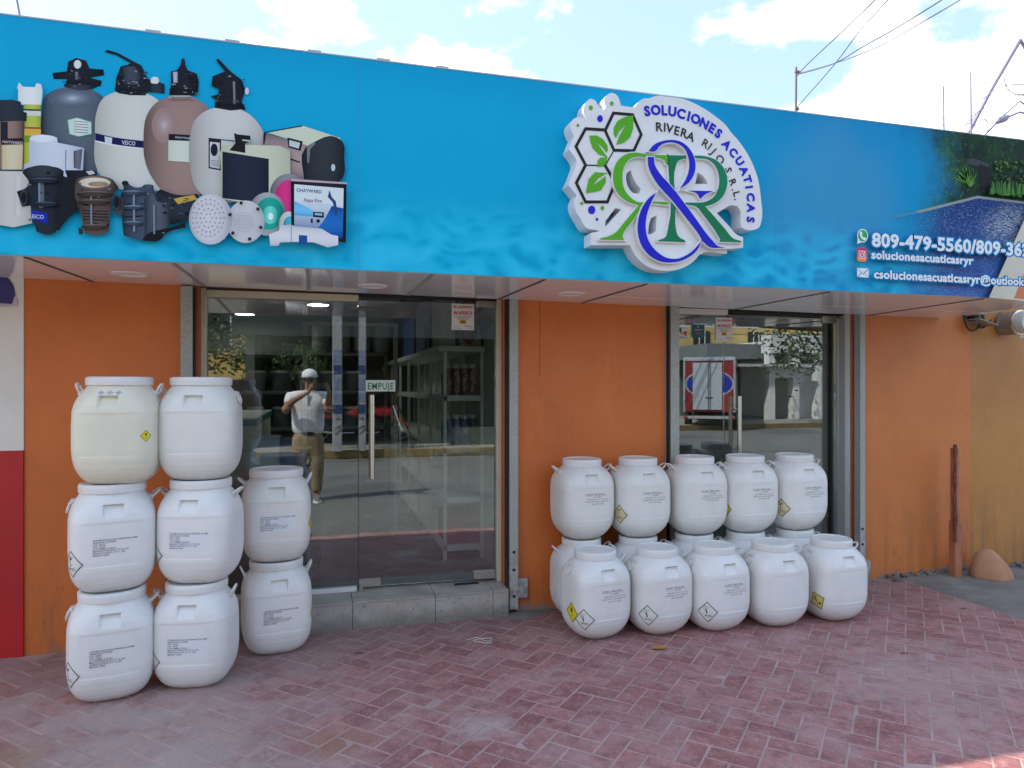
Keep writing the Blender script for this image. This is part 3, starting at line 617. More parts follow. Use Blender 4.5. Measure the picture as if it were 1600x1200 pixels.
# flat print: layered ink shapes, each with a rim colour, a middle colour and a value running across it
class Ink:
    def __init__(s): s.v = []; s.f = []; s.a = []; s.b = []; s.g = []; s.L = 0
    def tri(s, P, tris, c1, c2, gd='x'):
        s.L += 1; y = YS - .0012 - s.L * .00012
        lo = min(p[0] for p in P), min(p[1] for p in P); hi = max(p[0] for p in P), max(p[1] for p in P)
        b = len(s.v); ax = 0 if gd in 'xX' else 1
        for p in P:
            t = (p[ax] - lo[ax]) / max(1e-6, hi[ax] - lo[ax]); s.v.append((p[0], y, p[1])); s.g.append(t if gd in 'xz' else t * .5)
            s.a.append(c1); s.b.append(c2)
        s.f += [tuple(b + i for i in t) for t in tris]
    def poly(s, px, c1, c2=None, gd='x', sm=True, raw=False, z1=True):
        P = [onY(a * .35, 60 + b * .35, YS) if z1 else onY(a, b, YS) for a, b in px]; P = [(p.x, p.z) for p in P]
        if sm: P = [tuple(q) for q in smooth2(P, 4)]
        s.tri(P, geometry.tessellate_polygon([[Vector((*p, 0)) for p in P]]), srgb(*c1), srgb(*(c2 or c1)), gd)
    def ell(s, cx, cy, rx, ry, c1, c2=None, gd='x', z1=True, n=28):
        s.poly([(cx + rx*math.cos(2*math.pi*i/n), cy + ry*math.sin(2*math.pi*i/n)) for i in range(n)], c1, c2, gd, sm=False, z1=z1)
    def text(s, t, px0, py0, px1, hpx, col, offset=0, z1=False, halo=None):
        a = onY(px0, py0, YS); b = onY(px1, py0, YS)
        if z1: a = onY(px0*.35, 60+py0*.35, YS); b = onY(px1*.35, 60+py0*.35, YS); hpx *= .35; px0 *= .35
        top = onY(px0, (60 + py0*.35 if z1 else py0) - hpx, YS); cap = top.z - a.z; size = cap / .73
        vs0, _ = text2d(t, 1, 0, res=2); w = max(v.x for v in vs0)
        for off, cc in (((halo[0], halo[1]),) if halo else ()) + ((offset, col),):
            vs, fs = text2d(t, 1, off, res=2); P = [(a.x + v.x * (b.x - a.x) / w, a.z + v.y * size) for v in vs]
            s.tri(P, fs, srgb(*cc), srgb(*cc))
    def done(s, name, label=None):
        me = bpy.data.meshes.new(name); me.from_pydata(s.v, [], s.f)
        for nm, arr in (('rim', s.a), ('mid', s.b)):
            at = me.color_attributes.new(nm, 'FLOAT_COLOR', 'POINT'); at.data.foreach_set('color', [c for q in arr for c in q])
        at = me.attributes.new('across', 'FLOAT', 'POINT'); at.data.foreach_set('value', s.g)
        me.materials.append(M['ink']); return part(name, me, None, sign, label=label)
k = NT('printed_ink'); a = k.n('Attribute', attribute_name='rim').outputs['Color']; b = k.n('Attribute', attribute_name='mid').outputs['Color']
g_ = k.n('Attribute', attribute_name='across').outputs['Fac']; t = k.math('SUBTRACT', k.math('MULTIPLY', g_, 2), 1); t = k.math('SUBTRACT', 1, k.math('MULTIPLY', t, t))
c = k.mix(t, a, b); sc2 = k.n('VectorMath', operation='SCALE'); sc2.inputs['Scale'].default_value = .98; k.l(c, sc2.inputs[0])
k.l(sc2.outputs[0], k.b.inputs['Base Color']); k.b.inputs['Roughness'].default_value = .5; k.b.inputs['Specular IOR Level'].default_value = .12; M['ink'] = k.m

I = Ink()
def soft(cx, cy, rx, ry, c0, c1, n=9):
    for i in range(n):
        t = i / (n - 1); w = 1 - t * .92; cc = tuple(int(c0[j] + (c1[j] - c0[j]) * t * t) for j in range(3)); I.ell(cx, cy, rx * w, ry * w, cc, tuple(min(255, v + 2) for v in cc))
K = (7, 9, 15); K2 = (27, 31, 42)
# tanks and their valves
I.poly([(190,610),(190,310),(200,262),(240,232),(320,218),(380,222),(440,245),(472,275),(440,330),(435,610)], (62,74,86), (96,106,118))
soft(325,268,112,46,(88,98,114),(176,188,204))
I.poly([(290,215),(300,182),(240,182),(235,155),(300,148),(305,105),(340,88),(385,100),(400,135),(462,140),(465,165),(400,176),(455,190),(450,212),(410,225)], K, K2, sm=False)
I.poly([(285,205),(415,210),(420,225),(370,232),(290,218)], K, (60,66,80)); I.ell(347,117,17,19,(190,195,200),(225,225,225)); I.poly([(335,150),(350,150),(350,185),(338,185)], (110,114,120), sm=False)
I.poly([(300,362),(345,352),(412,372),(412,430),(352,442),(308,430)], (52,150,130), sm=False); I.poly([(304,366),(345,356),(408,376),(408,427),(352,438),(312,427)], (196,212,204), (214,222,214), sm=False)
for yy in (372, 384, 396, 408, 420): I.poly([(330,yy-3),(395,yy+2),(395,yy+5),(330,yy)], (110,120,140), sm=False)
I.poly([(425,430),(432,330),(458,272),(512,242),(660,250),(705,275),(740,310),(735,680),(560,680),(470,640),(436,590)], (176,176,166), (212,211,203))
I.poly([(426,424),(520,444),(652,460),(646,491),(520,476),(426,456)], (18,24,78)); I.poly([(426,457),(520,477),(646,492),(646,497),(520,483),(426,463)], (225,225,225), sm=False); I.poly([(468,438),(502,445),(500,472),(470,466)], (205,210,220), sm=False)
I.text('VEICO', 545, 475, 605, 20, (225,228,235), z1=True)
I.poly([(515,236),(520,180),(540,126),(570,120),(585,112),(520,76),(468,62),(480,52),(530,68),(600,106),(632,122),(660,182),(735,205),(735,247),(660,240),(650,256),(580,255),(530,246)], K, K2, sm=False)
I.poly([(548,130),(600,126),(625,160),(618,210),(560,205)], (40,46,58), (66,74,88)); I.ell(692,190,20,17,(190,190,190),(225,225,225)); I.poly([(665,202),(735,206),(735,246),(665,240)], K, (48,54,66), sm=False)
for cx, cy in ((553,190),(577,218),(532,205),(597,195),(620,212)): I.ell(cx,cy,3,3,(150,155,165))
I.poly([(642,440),(655,350),(700,288),(760,262),(850,262),(905,288),(945,330),(945,640),(885,702),(800,700),(740,690),(685,630),(652,560)], (94,76,72), (160,132,124))
soft(735,390,56,80,(156,130,124),(190,176,182))
I.poly([(754,428),(862,434),(862,460),(754,456)], (24,26,36), sm=False); I.text('XHAYWARD', 782, 447, 860, 9, (215,215,220), z1=True); I.poly([(753,457),(862,461),(862,556),(752,548)], (196,204,186), (212,216,202), sm=False)
I.poly([(757,255),(765,205),(765,150),(792,144),(808,120),(812,92),(825,92),(828,120),(838,145),(880,160),(888,195),(885,250),(830,262)], K, K2, sm=False); I.poly([(772,152),(795,152),(795,200),(775,200)], (110,116,130), (180,186,200), sm=False)
I.poly([(848,450),(868,372),(920,326),(1000,308),(1080,322),(1150,376),(1188,452),(1190,660),(1120,712),(920,712),(870,660),(850,580)], (158,154,148), (208,208,204))
I.poly([(958,312),(965,275),(940,262),(975,252),(978,228),(945,215),(950,172),(1005,150),(965,100),(975,92),(1030,150),(1080,188),(1095,232),(1078,285),(1098,318),(1030,325)], K, K2, sm=False)
I.ell(1103,238,9,16,(200,205,210)); I.poly([(1040,195),(1050,195),(1052,300),(1044,300)], (120,126,140), sm=False)
I.poly([(932,446),(988,452),(988,592),(932,582)], (34,32,44), sm=False); I.poly([(938,464),(982,468),(982,585),(938,576)], (205,205,208), sm=False); I.ell(957,500,16,28,(24,26,34)); I.poly([(986,452),(1060,460),(1060,464),(986,456)], (34,32,44), sm=False)
for yy in (545, 555, 565): I.poly([(942,yy),(978,yy+4),(978,yy+7),(942,yy+3)], (120,122,130), sm=False)
# small highlights and fittings on the black valves
rr = random.Random(11)
for bx0_, bx1_, by0_, by1_, n_ in ((300,400,120,215,16),(525,655,140,250,22),(765,885,160,250,20),(955,1090,170,315,24)):
    for i in range(n_):
        cx_, cy_ = rr.uniform(bx0_, bx1_), rr.uniform(by0_, by1_); w_, h_ = rr.uniform(3, 16), rr.uniform(2, 7); q_ = rr.choice((8, 60, 95, 140)); I.poly([(cx_, cy_), (cx_+w_, cy_+rr.uniform(-2, 3)), (cx_+w_, cy_+h_), (cx_, cy_+h_)], (q_, q_+4, q_+12), sm=False)
for x0_, x1_, yy in ((515,650,232),(757,885,232),(960,1095,296),(285,415,200)): I.poly([(x0_,yy),(x1_,yy+5),(x1_,yy+9),(x0_,yy+4)], (6,8,12), sm=False)
I.poly([(762,262),(850,262),(870,274),(750,274)], (150,140,136), (190,184,180), sm=False); I.poly([(768,268),(858,268),(858,272),(766,272)], (90,76,74), sm=False)
# heater on the right
I.poly([(1183,430),(1378,484),(1372,650),(1290,640),(1182,560)], (120,98,100), (176,152,150), gd='z', sm=False); I.poly([(1188,424),(1352,396),(1524,452),(1378,486)], (196,202,176), (208,212,190), sm=False)
I.poly([(1178,425),(1350,394),(1352,399),(1190,428),(1182,480),(1176,480)], (28,30,38), sm=False)
I.poly([(1362,495),(1400,470),(1500,446),(1530,470),(1536,540),(1533,620),(1500,655),(1390,660),(1358,645)], (18,22,28), (50,56,62)); I.poly([(1370,490),(1400,470),(1410,475),(1385,500),(1380,560),(1372,560)], (120,124,126), sm=False)
I.poly([(1283,448),(1352,466),(1342,508),(1288,492)], (26,28,36)); I.poly([(1292,460),(1340,472),(1334,498),(1292,486)], (196,204,206), sm=False); I.ell(1487,582,9,16,(190,205,210)); I.poly([(1297,540),(1340,556),(1340,562),(1297,548)], (60,26,30), sm=False)
# filter canister and white pipe box on the left
I.poly([(88,302),(90,240),(84,228),(94,205),(110,224),(164,226),(170,208),(190,212),(198,240),(196,270),(190,310)], (206,212,210), (232,234,230), sm=False)
I.poly([(114,302),(190,304),(188,600),(114,600)], (146,160,52), (186,196,84), sm=False)
for y0, y1, cc in ((322,330,(60,72,50)),(330,352,(206,212,204)),(402,410,(150,84,50)),(410,440,(214,176,70)),(440,470,(120,150,40))): I.poly([(114,y0),(190,y0+2),(190,y1+2),(114,y1)], cc, sm=False)
I.poly([(140,455),(150,440),(200,436),(262,450),(265,472),(382,496),(376,610),(300,640),(110,640),(112,570),(138,560)], (170,180,196), (206,212,222), sm=False)
I.poly([(298,505),(304,505),(302,610),(298,610)], (130,138,154), sm=False); I.poly([(335,510),(374,500),(366,592),(336,584)], (60,56,72), (110,108,126), sm=False); I.ell(200,455,60,17,(214,218,226),(226,230,236))
I.poly([(-30,285),(60,282),(100,290),(112,335),(128,340),(126,378),(-30,382)], (20,28,36), (44,52,62), sm=False)
I.poly([(-30,380),(118,376),(114,592),(-30,588)], (70,50,48), (150,122,112), sm=False); I.poly([(12,380),(44,380),(44,470),(12,470)], (36,34,46), sm=False)
I.poly([(14,455),(112,452),(112,478),(14,482)], (40,28,34), sm=False); I.text('HAYWARD', 20, 474, 110, 13, (224,216,214), z1=True); I.poly([(18,484),(112,482),(108,592),(18,592)], (196,182,142), (214,202,168), sm=False)
I.poly([(-30,598),(110,600),(150,640),(152,830),(70,848),(-30,832)], (178,172,164), (206,202,196), sm=False); I.poly([(75,620),(110,625),(108,800),(70,800)], (190,184,176), (212,208,202), sm=False)
# pumps
I.poly([(300,595),(430,595),(440,612),(420,640),(310,640)], K, K2); I.poly([(390,600),(420,596),(432,610),(405,616)], (190,200,196), sm=False)
I.poly([(230,600),(330,640),(385,700),(370,760),(320,800),(270,862),(200,850),(210,650)], (8,10,14), (24,28,36))
I.poly([(84,690),(130,668),(140,645),(108,605),(150,580),(230,576),(292,598),(285,660),(262,700),(258,870),(222,882),(172,868),(152,800),(145,752),(108,757)], (8,11,17), (36,44,56)); I.ell(200,600,88,24,(20,26,32),(50,60,66))
I.poly([(180,650),(205,640),(206,760),(184,765)], (80,96,108), (110,124,136)); I.poly([(146,770),(222,785),(220,832),(150,812)], (20,46,160), sm=False); I.text('EICO', 152, 808, 204, 18, (228,232,240), z1=True)
I.poly([(338,662),(352,630),(430,618),(512,640),(535,672),(512,705),(500,780),(492,868),(440,884),(384,874),(370,800),(345,725)], (26,20,20), (96,80,74)); I.ell(430,650,88,30,(60,48,46),(120,100,94)); I.ell(430,650,70,22,(196,184,166),(222,212,196)); I.ell(445,657,44,12,(130,100,76),(170,140,110))
for yy in (772, 785, 798, 811): I.poly([(378,yy),(490,yy+3),(490,yy+8),(378,yy+5)], (30,26,28), sm=False)
I.poly([(345,660),(370,650),(360,740),(350,730)], (84,74,72)); I.poly([(356,850),(380,855),(376,880),(360,880)], (50,44,44))
I.poly([(698,700),(720,680),(800,706),(885,700),(898,730),(880,800),(770,832),(700,820)], (8,10,15), (44,50,62), gd='z'); I.poly([(778,722),(868,704),(886,724),(800,746)], (196,160,74), sm=False)
I.poly([(545,705),(558,670),(550,655),(575,645),(585,660),(640,668),(650,660),(690,665),(695,690),(712,730),(716,850),(650,905),(558,885),(550,800)], (12,17,25), (66,80,100))
I.poly([(650,690),(690,700),(705,735),(758,745),(752,860),(700,905),(652,890)], (36,42,54), (84,92,106)); I.poly([(650,890),(760,850),(830,828),(834,848),(740,880),(720,905),(640,908)], (20,22,28))
for yy in (768, 800, 830): I.poly([(556,yy),(645,yy-4),(645,yy+1),(556,yy+5)], (18,22,30), sm=False)
I.poly([(540,720),(556,715),(560,780),(530,800),(510,770)], (40,36,38), (80,74,74)); I.ell(565,652,15,10,K,K2); I.ell(668,668,24,10,(30,40,50),(70,86,98))
for i in range(60):
    x_, y_ = rr.choice(((rr.uniform(120,270), rr.uniform(600,860)), (rr.uniform(360,500), rr.uniform(660,860)), (rr.uniform(555,740), rr.uniform(680,890)), (rr.uniform(710,880), rr.uniform(715,800)))); w_, h_ = rr.uniform(4, 22), rr.uniform(2, 9); q_ = rr.choice((8, 12, 60, 84, 120))
    if 150 < x_ < 235 and 760 < y_ < 835: continue
    I.poly([(x_, y_), (x_+w_, y_+rr.uniform(-3, 3)), (x_+w_, y_+h_), (x_, y_+h_)], (q_, q_+5, q_+12), sm=False)
for x0_, y0_, x1_, y1_ in ((182,640,192,760),(412,700,420,850),(600,705,610,870),(690,750,698,880)): I.poly([(x0_,y0_),(x1_,y0_),(x1_+2,y1_),(x0_+2,y1_)], (90,98,110), (130,140,150), sm=False)
for cx_, cy_, rx_, ry_ in ((430,700,78,10),(430,735,72,9),(430,845,58,8)): I.ell(cx_, cy_, rx_, ry_, (60,48,44), (120,104,98)); I.ell(cx_, cy_+5, rx_, ry_, (24,18,18), (70,58,54))
for cx_, cy_, rx_, ry_ in ((205,640,66,9),(215,745,52,8)): I.ell(cx_, cy_, rx_, ry_, (16,22,30), (70,84,98)); I.ell(cx_, cy_+6, rx_, ry_, (8,11,17), (34,42,54))
for cx_, cy_, rx_, ry_ in ((600,695,48,8),(602,760,48,7),(602,830,46,7)): I.ell(cx_, cy_, rx_, ry_, (30,40,52), (120,140,160)); I.ell(cx_, cy_+5, rx_, ry_, (12,17,25), (60,74,92))
for cx_, cy_ in ((120,720),(530,740)): I.ell(cx_, cy_, 18, 36, (20,24,32), (60,66,78)); I.ell(cx_, cy_, 11, 26, (4,5,8), (14,16,22))
# beige control box, discs, lamps, meter and cell
I.poly([(985,520),(1000,490),(1035,484),(1252,490),(1296,512),(1298,640),(1200,765),(1000,725)], (180,186,158), (206,208,184), sm=False); I.poly([(997,516),(1202,548),(1202,745),(997,722)], (20,28,44), (34,42,60), sm=False)
I.poly([(1048,434),(1065,440),(1120,446),(1122,470),(1098,480),(1098,522),(1028,510),(1055,478)], (24,26,30), sm=False); I.poly([(1085,462),(1120,466),(1120,472),(1085,468)], (200,200,196), sm=False)
I.ell(1290,705,84,92,(86,90,96),(140,142,146)); I.ell(1292,712,62,72,(196,24,110),(226,60,140)); I.ell(1195,792,84,96,(92,100,106),(168,172,174)); I.ell(1205,790,62,72,(0,116,104),(30,168,150)); I.ell(1208,796,34,40,(20,160,140),(110,220,200)); I.ell(1210,802,13,15,(170,236,224),(230,250,246))
I.ell(1100,826,84,94,(176,176,180),(206,206,208)); I.ell(945,815,96,112,(168,166,170),(204,202,206)); I.ell(938,812,80,98,(196,194,198),(214,212,216))
for r_, n_ in ((18,6),(38,12),(58,18),(76,22)):
    for i in range(n_): I.ell(935 + r_*.92*math.cos(6.283*i/n_), 810 + r_*1.08*math.sin(6.283*i/n_), 3, 3.6, (120,120,124), n=6)
for r_, n_ in ((10,6),(20,12),(30,18),(40,24)):
    for i in range(n_): I.ell(1092 + r_*math.cos(6.283*i/n_), 830 + r_*1.05*math.sin(6.283*i/n_), 2.2, 2.6, (146,146,150), n=6)
for a_ in (20, 75, 140, 200, 255, 320): I.poly([(1100 + 72*math.cos(R(a_))-7, 826+82*math.sin(R(a_))-7), (1100+72*math.cos(R(a_))+7, 826+82*math.sin(R(a_))-7), (1100+72*math.cos(R(a_))+7, 826+82*math.sin(R(a_))+7), (1100+72*math.cos(R(a_))-7, 826+82*math.sin(R(a_))+7)], (40,42,48), sm=False)
I.ell(1290,840,42,56,(180,176,172),(206,204,202)); I.ell(1295,845,28,40,(20,130,150),(60,180,196))
I.poly([(1300,640),(1546,656),(1546,664),(1300,650)], (190,170,180), sm=False); I.poly([(1300,650),(1545,664),(1542,922),(1480,912),(1302,860)], (16,18,24), (36,38,46), sm=False)
I.poly([(1315,664),(1532,682),(1528,905),(1315,862)], (4,60,150), (216,228,232), gd='Z', sm=False); I.poly([(1315,664),(1532,682),(1530,760),(1315,735)], (218,226,228), sm=False)
I.poly([(1440,830),(1480,760),(1530,770),(1528,905),(1400,880)], (4,50,140), (30,110,190), gd='z'); I.poly([(1316,740),(1380,770),(1440,810),(1316,800)], (60,160,220), (120,196,236), gd='z')
I.poly([(1470,690),(1480,720),(1498,740),(1505,800),(1495,800),(1485,745),(1462,720)], (40,70,120), sm=False); I.text('OHAYWARD', 1324, 697, 1435, 16, (14,50,130), .012, z1=True); I.text('Aqua Rite', 1356, 740, 1436, 17, (50,54,66), z1=True)
I.poly([(1398,785),(1445,788),(1445,812),(1398,808)], (20,28,40), sm=False); I.poly([(1405,790),(1438,793),(1438,803),(1405,800)], (150,190,200), sm=False); I.ell(1420,826,8,8,(20,30,50)); I.poly([(1388,815),(1396,815),(1396,835),(1388,835)], (20,30,50), sm=False)
I.poly([(1204,885),(1248,868),(1252,845),(1300,842),(1320,850),(1436,860),(1478,886),(1508,892),(1508,932),(1462,942),(1400,920),(1320,918),(1252,920),(1245,935),(1210,935)], (186,190,196), (222,222,226), gd='z', sm=False)
I.poly([(1335,888),(1372,890),(1372,930),(1335,930)], (20,80,150), sm=False); I.poly([(1300,844),(1304,844),(1304,918),(1300,918)], (150,156,166), sm=False)
I.done('product_print')

# pool photograph printed at the right end
I = Ink(); pz = dict(z1=False, sm=False)
I.poly([(1430,330),(1527,306),(1640,320),(1640,323),(1527,310),(1436,333)], (140,152,152), **pz); I.poly([(1392,338),(1430,330),(1436,333),(1396,341)], (70,140,175), **pz)
I.poly([(1508,250),(1520,247),(1545,256),(1548,300),(1535,300),(1533,262),(1512,256)], (60,66,70), **pz); I.poly([(1530,256),(1546,262),(1546,300),(1532,298)], (30,30,34), **pz)
for i in range(46):
    a_ = random.uniform(-2.7, -.4); r_ = random.uniform(8, 24); cx, cy = 1513, 292; q = random.random()
    I.poly([(cx+4*math.cos(a_+1.2), cy), (cx+r_*math.cos(a_)-1, cy+r_*1.25*math.sin(a_)), (cx+r_*1.05*math.cos(a_), cy+r_*1.3*math.sin(a_)-2), (cx+4*math.cos(a_-1.2)+3, cy)], (int(70+50*q), int(120+50*q), int(50+20*q)), **pz)

for i in range(150):
    x_ = random.uniform(1549, 1660); t_ = random.random(); y_ = 249 + (x_-1549)*.06 + t_*50; q = random.random() * (1 - .6*t_); s_ = random.uniform(1.5, 3.5)
    I.poly([(x_-s_, y_), (x_, y_-s_), (x_+s_, y_), (x_, y_+s_)], (int(26+84*q), int(56+84*q), int(22+26*q)), **pz)
for i in range(60):
    x_ = random.uniform(1538, 1650); y_ = 303 + (x_-1538)*.08 + random.uniform(-2, 3); hh = random.uniform(8, 20); q = random.random()
    I.poly([(x_-2, y_), (x_-1, y_-hh), (x_+1, y_-hh-2), (x_+3, y_)], (int(40+40*q), int(90+40*q), int(36+20*q)), **pz)
I.poly([(1600,330),(1700,200),(1700,480),(1538,466)], (196,190,172), (206,200,184), **pz)
I.poly([(1612,380),(1700,290),(1700,480),(1577,467)], (196,120,84), (206,136,98), **pz)
# contact lines with their icons
HALO = (0, 128, 190)
for t, x0, y0, x1, hh, off, hl in (('809-479-5560/809-362', 1356, 386, 1601, 21.5, .034, .11), ('solucionesacuaticasryr', 1355, 405, 1513, 13, .034, .13), ('csolucionesacuaticasryr@outlook.com', 1359, 435.5, 1622, 13.5, .034, .13)):
    I.text(t, x0, y0, x1, hh, (226,230,236), off, halo=(hl, HALO))
I.ell(1341.5, 370, 8.4, 10.6, (226,230,236), z1=False); I.poly([(1334,372),(1340,380),(1333,383)], (226,230,236), **pz); I.ell(1341.5, 370, 7.0, 9.0, (40,150,80), (52,170,92), z1=False)
I.poly([(1338,364),(1340,363.5),(1341,367),(1340,369),(1343,373),(1345,372.5),(1347,375),(1345.5,377),(1342,376),(1338,371),(1337,367)], (236,240,240), z1=False)
I.poly([(1332.6,391),(1334,389),(1336,388.3),(1345,389),(1347,390),(1348.4,392.4),(1348.4,406.5),(1347.2,409),(1345,410.3),(1336,409.8),(1334,409),(1332.6,406.5)], (236,150,70), (206,60,110), gd='Z', **pz)
def ring(pts, c, w=1.0, inset=None):
    m = len(pts); cx = sum(p[0] for p in pts)/m; cy = sum(p[1] for p in pts)/m
    for i in range(m):
        a_, b_ = pts[i], pts[(i+1) % m]; k1 = 1 - w/ max(1, math.hypot(a_[0]-cx, a_[1]-cy)); k2 = 1 - w/max(1, math.hypot(b_[0]-cx, b_[1]-cy))
        I.poly([a_, b_, (cx+(b_[0]-cx)*k2, cy+(b_[1]-cy)*k2), (cx+(a_[0]-cx)*k1, cy+(a_[1]-cy)*k1)], c, **pz)
ring([(1335.5,393),(1345.5,394),(1345.5,406.5),(1335.5,405.5)], (240,232,236), 1.4); ring([(1340.5+3.1*math.cos(R(q)), 399.8+3.7*math.sin(R(q))) for q in range(0,360,36)], (240,232,236), 1.1); I.ell(1343.8,395.9,.8,.9,(240,232,236), z1=False, n=8)
I.poly([(1332.5,420),(1350.5,421),(1350.5,435.5),(1332.5,434)], (226,230,236), **pz)
for a_, b_ in (((1333,420.5),(1341.5,429)),((1341.5,429),(1350,421.5)),((1333,433.5),(1339,427)),((1350,435),(1344,427.5))): I.poly([a_, (a_[0]+.3,a_[1]+1.2), (b_[0]+.3,b_[1]+1.2), b_], (60,100,140), **pz)
I.done('contact_print')

# ------------------------------------------------------------------ raised logo
YF = YS - .10
M['foam'] = mat('white_foam_board', (.78, .77, .77), .5, (.66, .65, .66), 3)
M['logo_blue'] = mat('blue_vinyl', (.006, .006, .46), .3, (.012, .012, .56), 8, spec=.2); M['logo_green'] = mat('dark_green_vinyl', (.0, .15, .035), .3, (.0, .20, .095), 4, spec=.2); M['logo_lime'] = mat('lime_green_vinyl', (.085, .38, .006), .3, spec=.2)
M['logo_black'] = mat('black_vinyl', (.008, .008, .010), .4, spec=.2)
logo = thing('logo_sign', (3.0, YF, ZB+.1), 'raised white logo board with green and blue letters on the blue fascia', 'sign')
def lg(pts, Y, base=(860,130), s=.25830): return [(p.x, p.z) for p in (onY(base[0] + a*s, base[1] + b*s, Y) for a, b in pts)]
def z6(pts, Y): return lg(pts, Y, (900,220), .175)
def z5(pts, Y): return lg(pts, Y, (880,140), .1)
def px_(pts, Y): return lg(pts, Y, (0,0), 1)
def ext(polys, yfront, depth, m, name, offset=0, label=None):
    vs, fs = outline2d(polys, offset, depth/2); g = G().add([(v.x, yfront + depth/2 - v.z, v.y) for v in vs], fs); part(name, g, m, logo, label=label)
def smp(p, sharp=50, n=5): return [tuple(q) for q in smooth2(p, n, sharp)]
board = px_([(893,205),(891,196),(895,187),(903,183),(911,185),(916,186),(912,175),(914,162),(922,154),(930,157),(936,168),(943,172),(946,168),(944,157),(948,149),(956,145),(964,149),(969,160),(970,165),(981,166.5),(992,167),(998,159),(1006,154),(1014,153.5),(1020,151.5),(1030,149.5),(1041,151),(1067,154.5),(1092,165),(1118,182),(1136,198),(1140,204),(1154,220),(1170,244),(1183,275),(1189,311),(1190,344),(1186,355),(1178,359),(1166,359),(1158,355),(1157,345),(1157,330),(1152,322),(1141,321),(1132,326),(1120,333),(1138,352),(1152,367),(1161,371),(1161,387),(1136,389),(1136,396),(1093,398),(1086,406),(1068,418),(1041,423),(1015,418),(995,402),(984,383),(923,383),(923,364),(937,361),(930,359),(918,357),(906,340),(900,330),(897,316),(901,305),(888,289),(899,262),(901,254),(889,233),(897,213)], YF)
def holes(Y):
    return [smp(z6([(455,290),(490,262),(500,300),(530,370),(580,430),(565,470),(510,465),(470,420),(450,360)], Y)), smp(z6([(1085,285),(1130,310),(1160,350),(1175,385),(1065,385)], Y)), smp(z6([(670,690),(720,665),(715,800),(690,825),(645,835),(650,760)], Y), 30), z6([(400,610),(350,600),(262,720),(262,770),(395,625)], Y), smp(z6([(1260,655),(1330,610),(1400,610),(1410,700),(1420,780),(1400,840),(1330,760)], Y))[:0] or z6([(1275,650),(1285,645),(1300,680),(1290,685)], Y)]
ext([smp(board)] + holes(YF)[:4], YF, .098, 'foam', 'backing_board')
LR = [(818,130),(640,122),(520,106),(460,115),(395,155),(350,220),(333,310),(345,410),(395,490),(470,545),(562,572),(430,730),(345,825),(290,852),(215,870),(215,880),(432,884),(412,862),(420,830),(500,720),(610,580),(640,566),(818,570),(818,545),(640,543),(545,545),(480,500),(430,430),(412,330),(425,240),(470,170),(540,140),(640,148),(740,150),(790,168),(805,205),(818,205)]
RR = [(822,130),(1000,133),(1180,145),(1260,180),(1320,250),(1350,350),(1340,430),(1290,520),(1220,565),(1150,585),(1200,640),(1330,790),(1400,870),(1475,897),(1475,905),(1280,900),(1290,880),(1270,845),(1130,650),(1080,590),(1000,572),(890,570),(890,780),(910,850),(975,893),(975,905),(735,895),(735,888),(800,858),(822,790)]
RH = [(890,225),(910,182),(960,160),(1100,155),(1190,172),(1250,230),(1280,330),(1270,430),(1220,510),(1150,545),(1040,552),(890,548)]
A1_ = [(640,96),(690,40),(770,8),(850,0),(930,18),(1000,75),(1045,160),(1056,240),(1040,310),(1000,375),(915,436),(950,385),(990,300),(1003,220),(990,140),(960,75),(890,28),(820,20),(740,50),(695,100)]
A2_ = [(632,150),(686,150),(692,215),(740,300),(830,400),(1000,620),(1215,905),(1250,940),(1318,956),(1180,950),(1060,800),(870,560),(680,330),(640,240)]
A3_ = [(705,468),(660,560),(620,680),(612,790),(640,900),(720,1000),(800,1048),(900,1055),(1000,1010),(1110,903),(1070,980),(980,1052),(860,1088),(750,1080),(640,1020),(570,920),(542,800),(550,700),(600,570),(650,510)]
A4_ = [(1003,445),(1222,450),(1150,480),(1110,518),(1080,470)]
for polys, m, nm, dy in (([LR], 'logo_lime', 'letter_mirrored', 0), ([RR, RH], 'logo_green', 'letter', 0), ([A1_], 'logo_blue', 'ampersand_stroke', .012), ([A2_], 'logo_blue', 'ampersand_stroke', .012), ([A3_], 'logo_blue', 'ampersand_stroke', .012), ([A4_], 'logo_blue', 'ampersand_stroke', .0)):
    P = [smp(z6(p, YF-.02)) for p in polys]
    ext(P, YF - .018 - dy, .017 + dy, 'foam', 'letter_outline', .0065); ext(P, YF - .0225 - dy, .004, m, nm)
def stroke(p, q, w, Y):
    (x0, z0), (x1, z1) = p, q; d = Vector((x1-x0, z1-z0)).normalized(); n_ = Vector((-d.y, d.x)) * w/2; d = d * w * .3
    return [(x0-d.x+n_.x, z0-d.y+n_.y), (x0-d.x-n_.x, z0-d.y-n_.y), (x1+d.x-n_.x, z1+d.y-n_.y), (x1+d.x+n_.x, z1+d.y+n_.y)]
def slab(pts2, Y, dpt, m, name):
    n_ = len(pts2); tri = geometry.tessellate_polygon([[Vector((*p, 0)) for p in pts2]])
    g = G().add([(p[0], Y, p[1]) for p in pts2] + [(p[0], Y+dpt, p[1]) for p in pts2], list(tri) + [tuple(reversed([n_+i for i in t])) for t in tri] + [(i, (i+1) % n_, n_+(i+1) % n_, n_+i) for i in range(n_)])
    return part(name, g, m, logo)
Yd = YF - .0025
hexes = [[(382,180),(498,190),(550,310),(505,408),(385,405),(332,285)], [(213,275),(330,282),(385,405),(332,498),(213,495),(155,383)], [(213,495),(332,498),(392,602),(345,718),(213,718),(157,603)]]
thin = {(0,3,4),}
li = 0
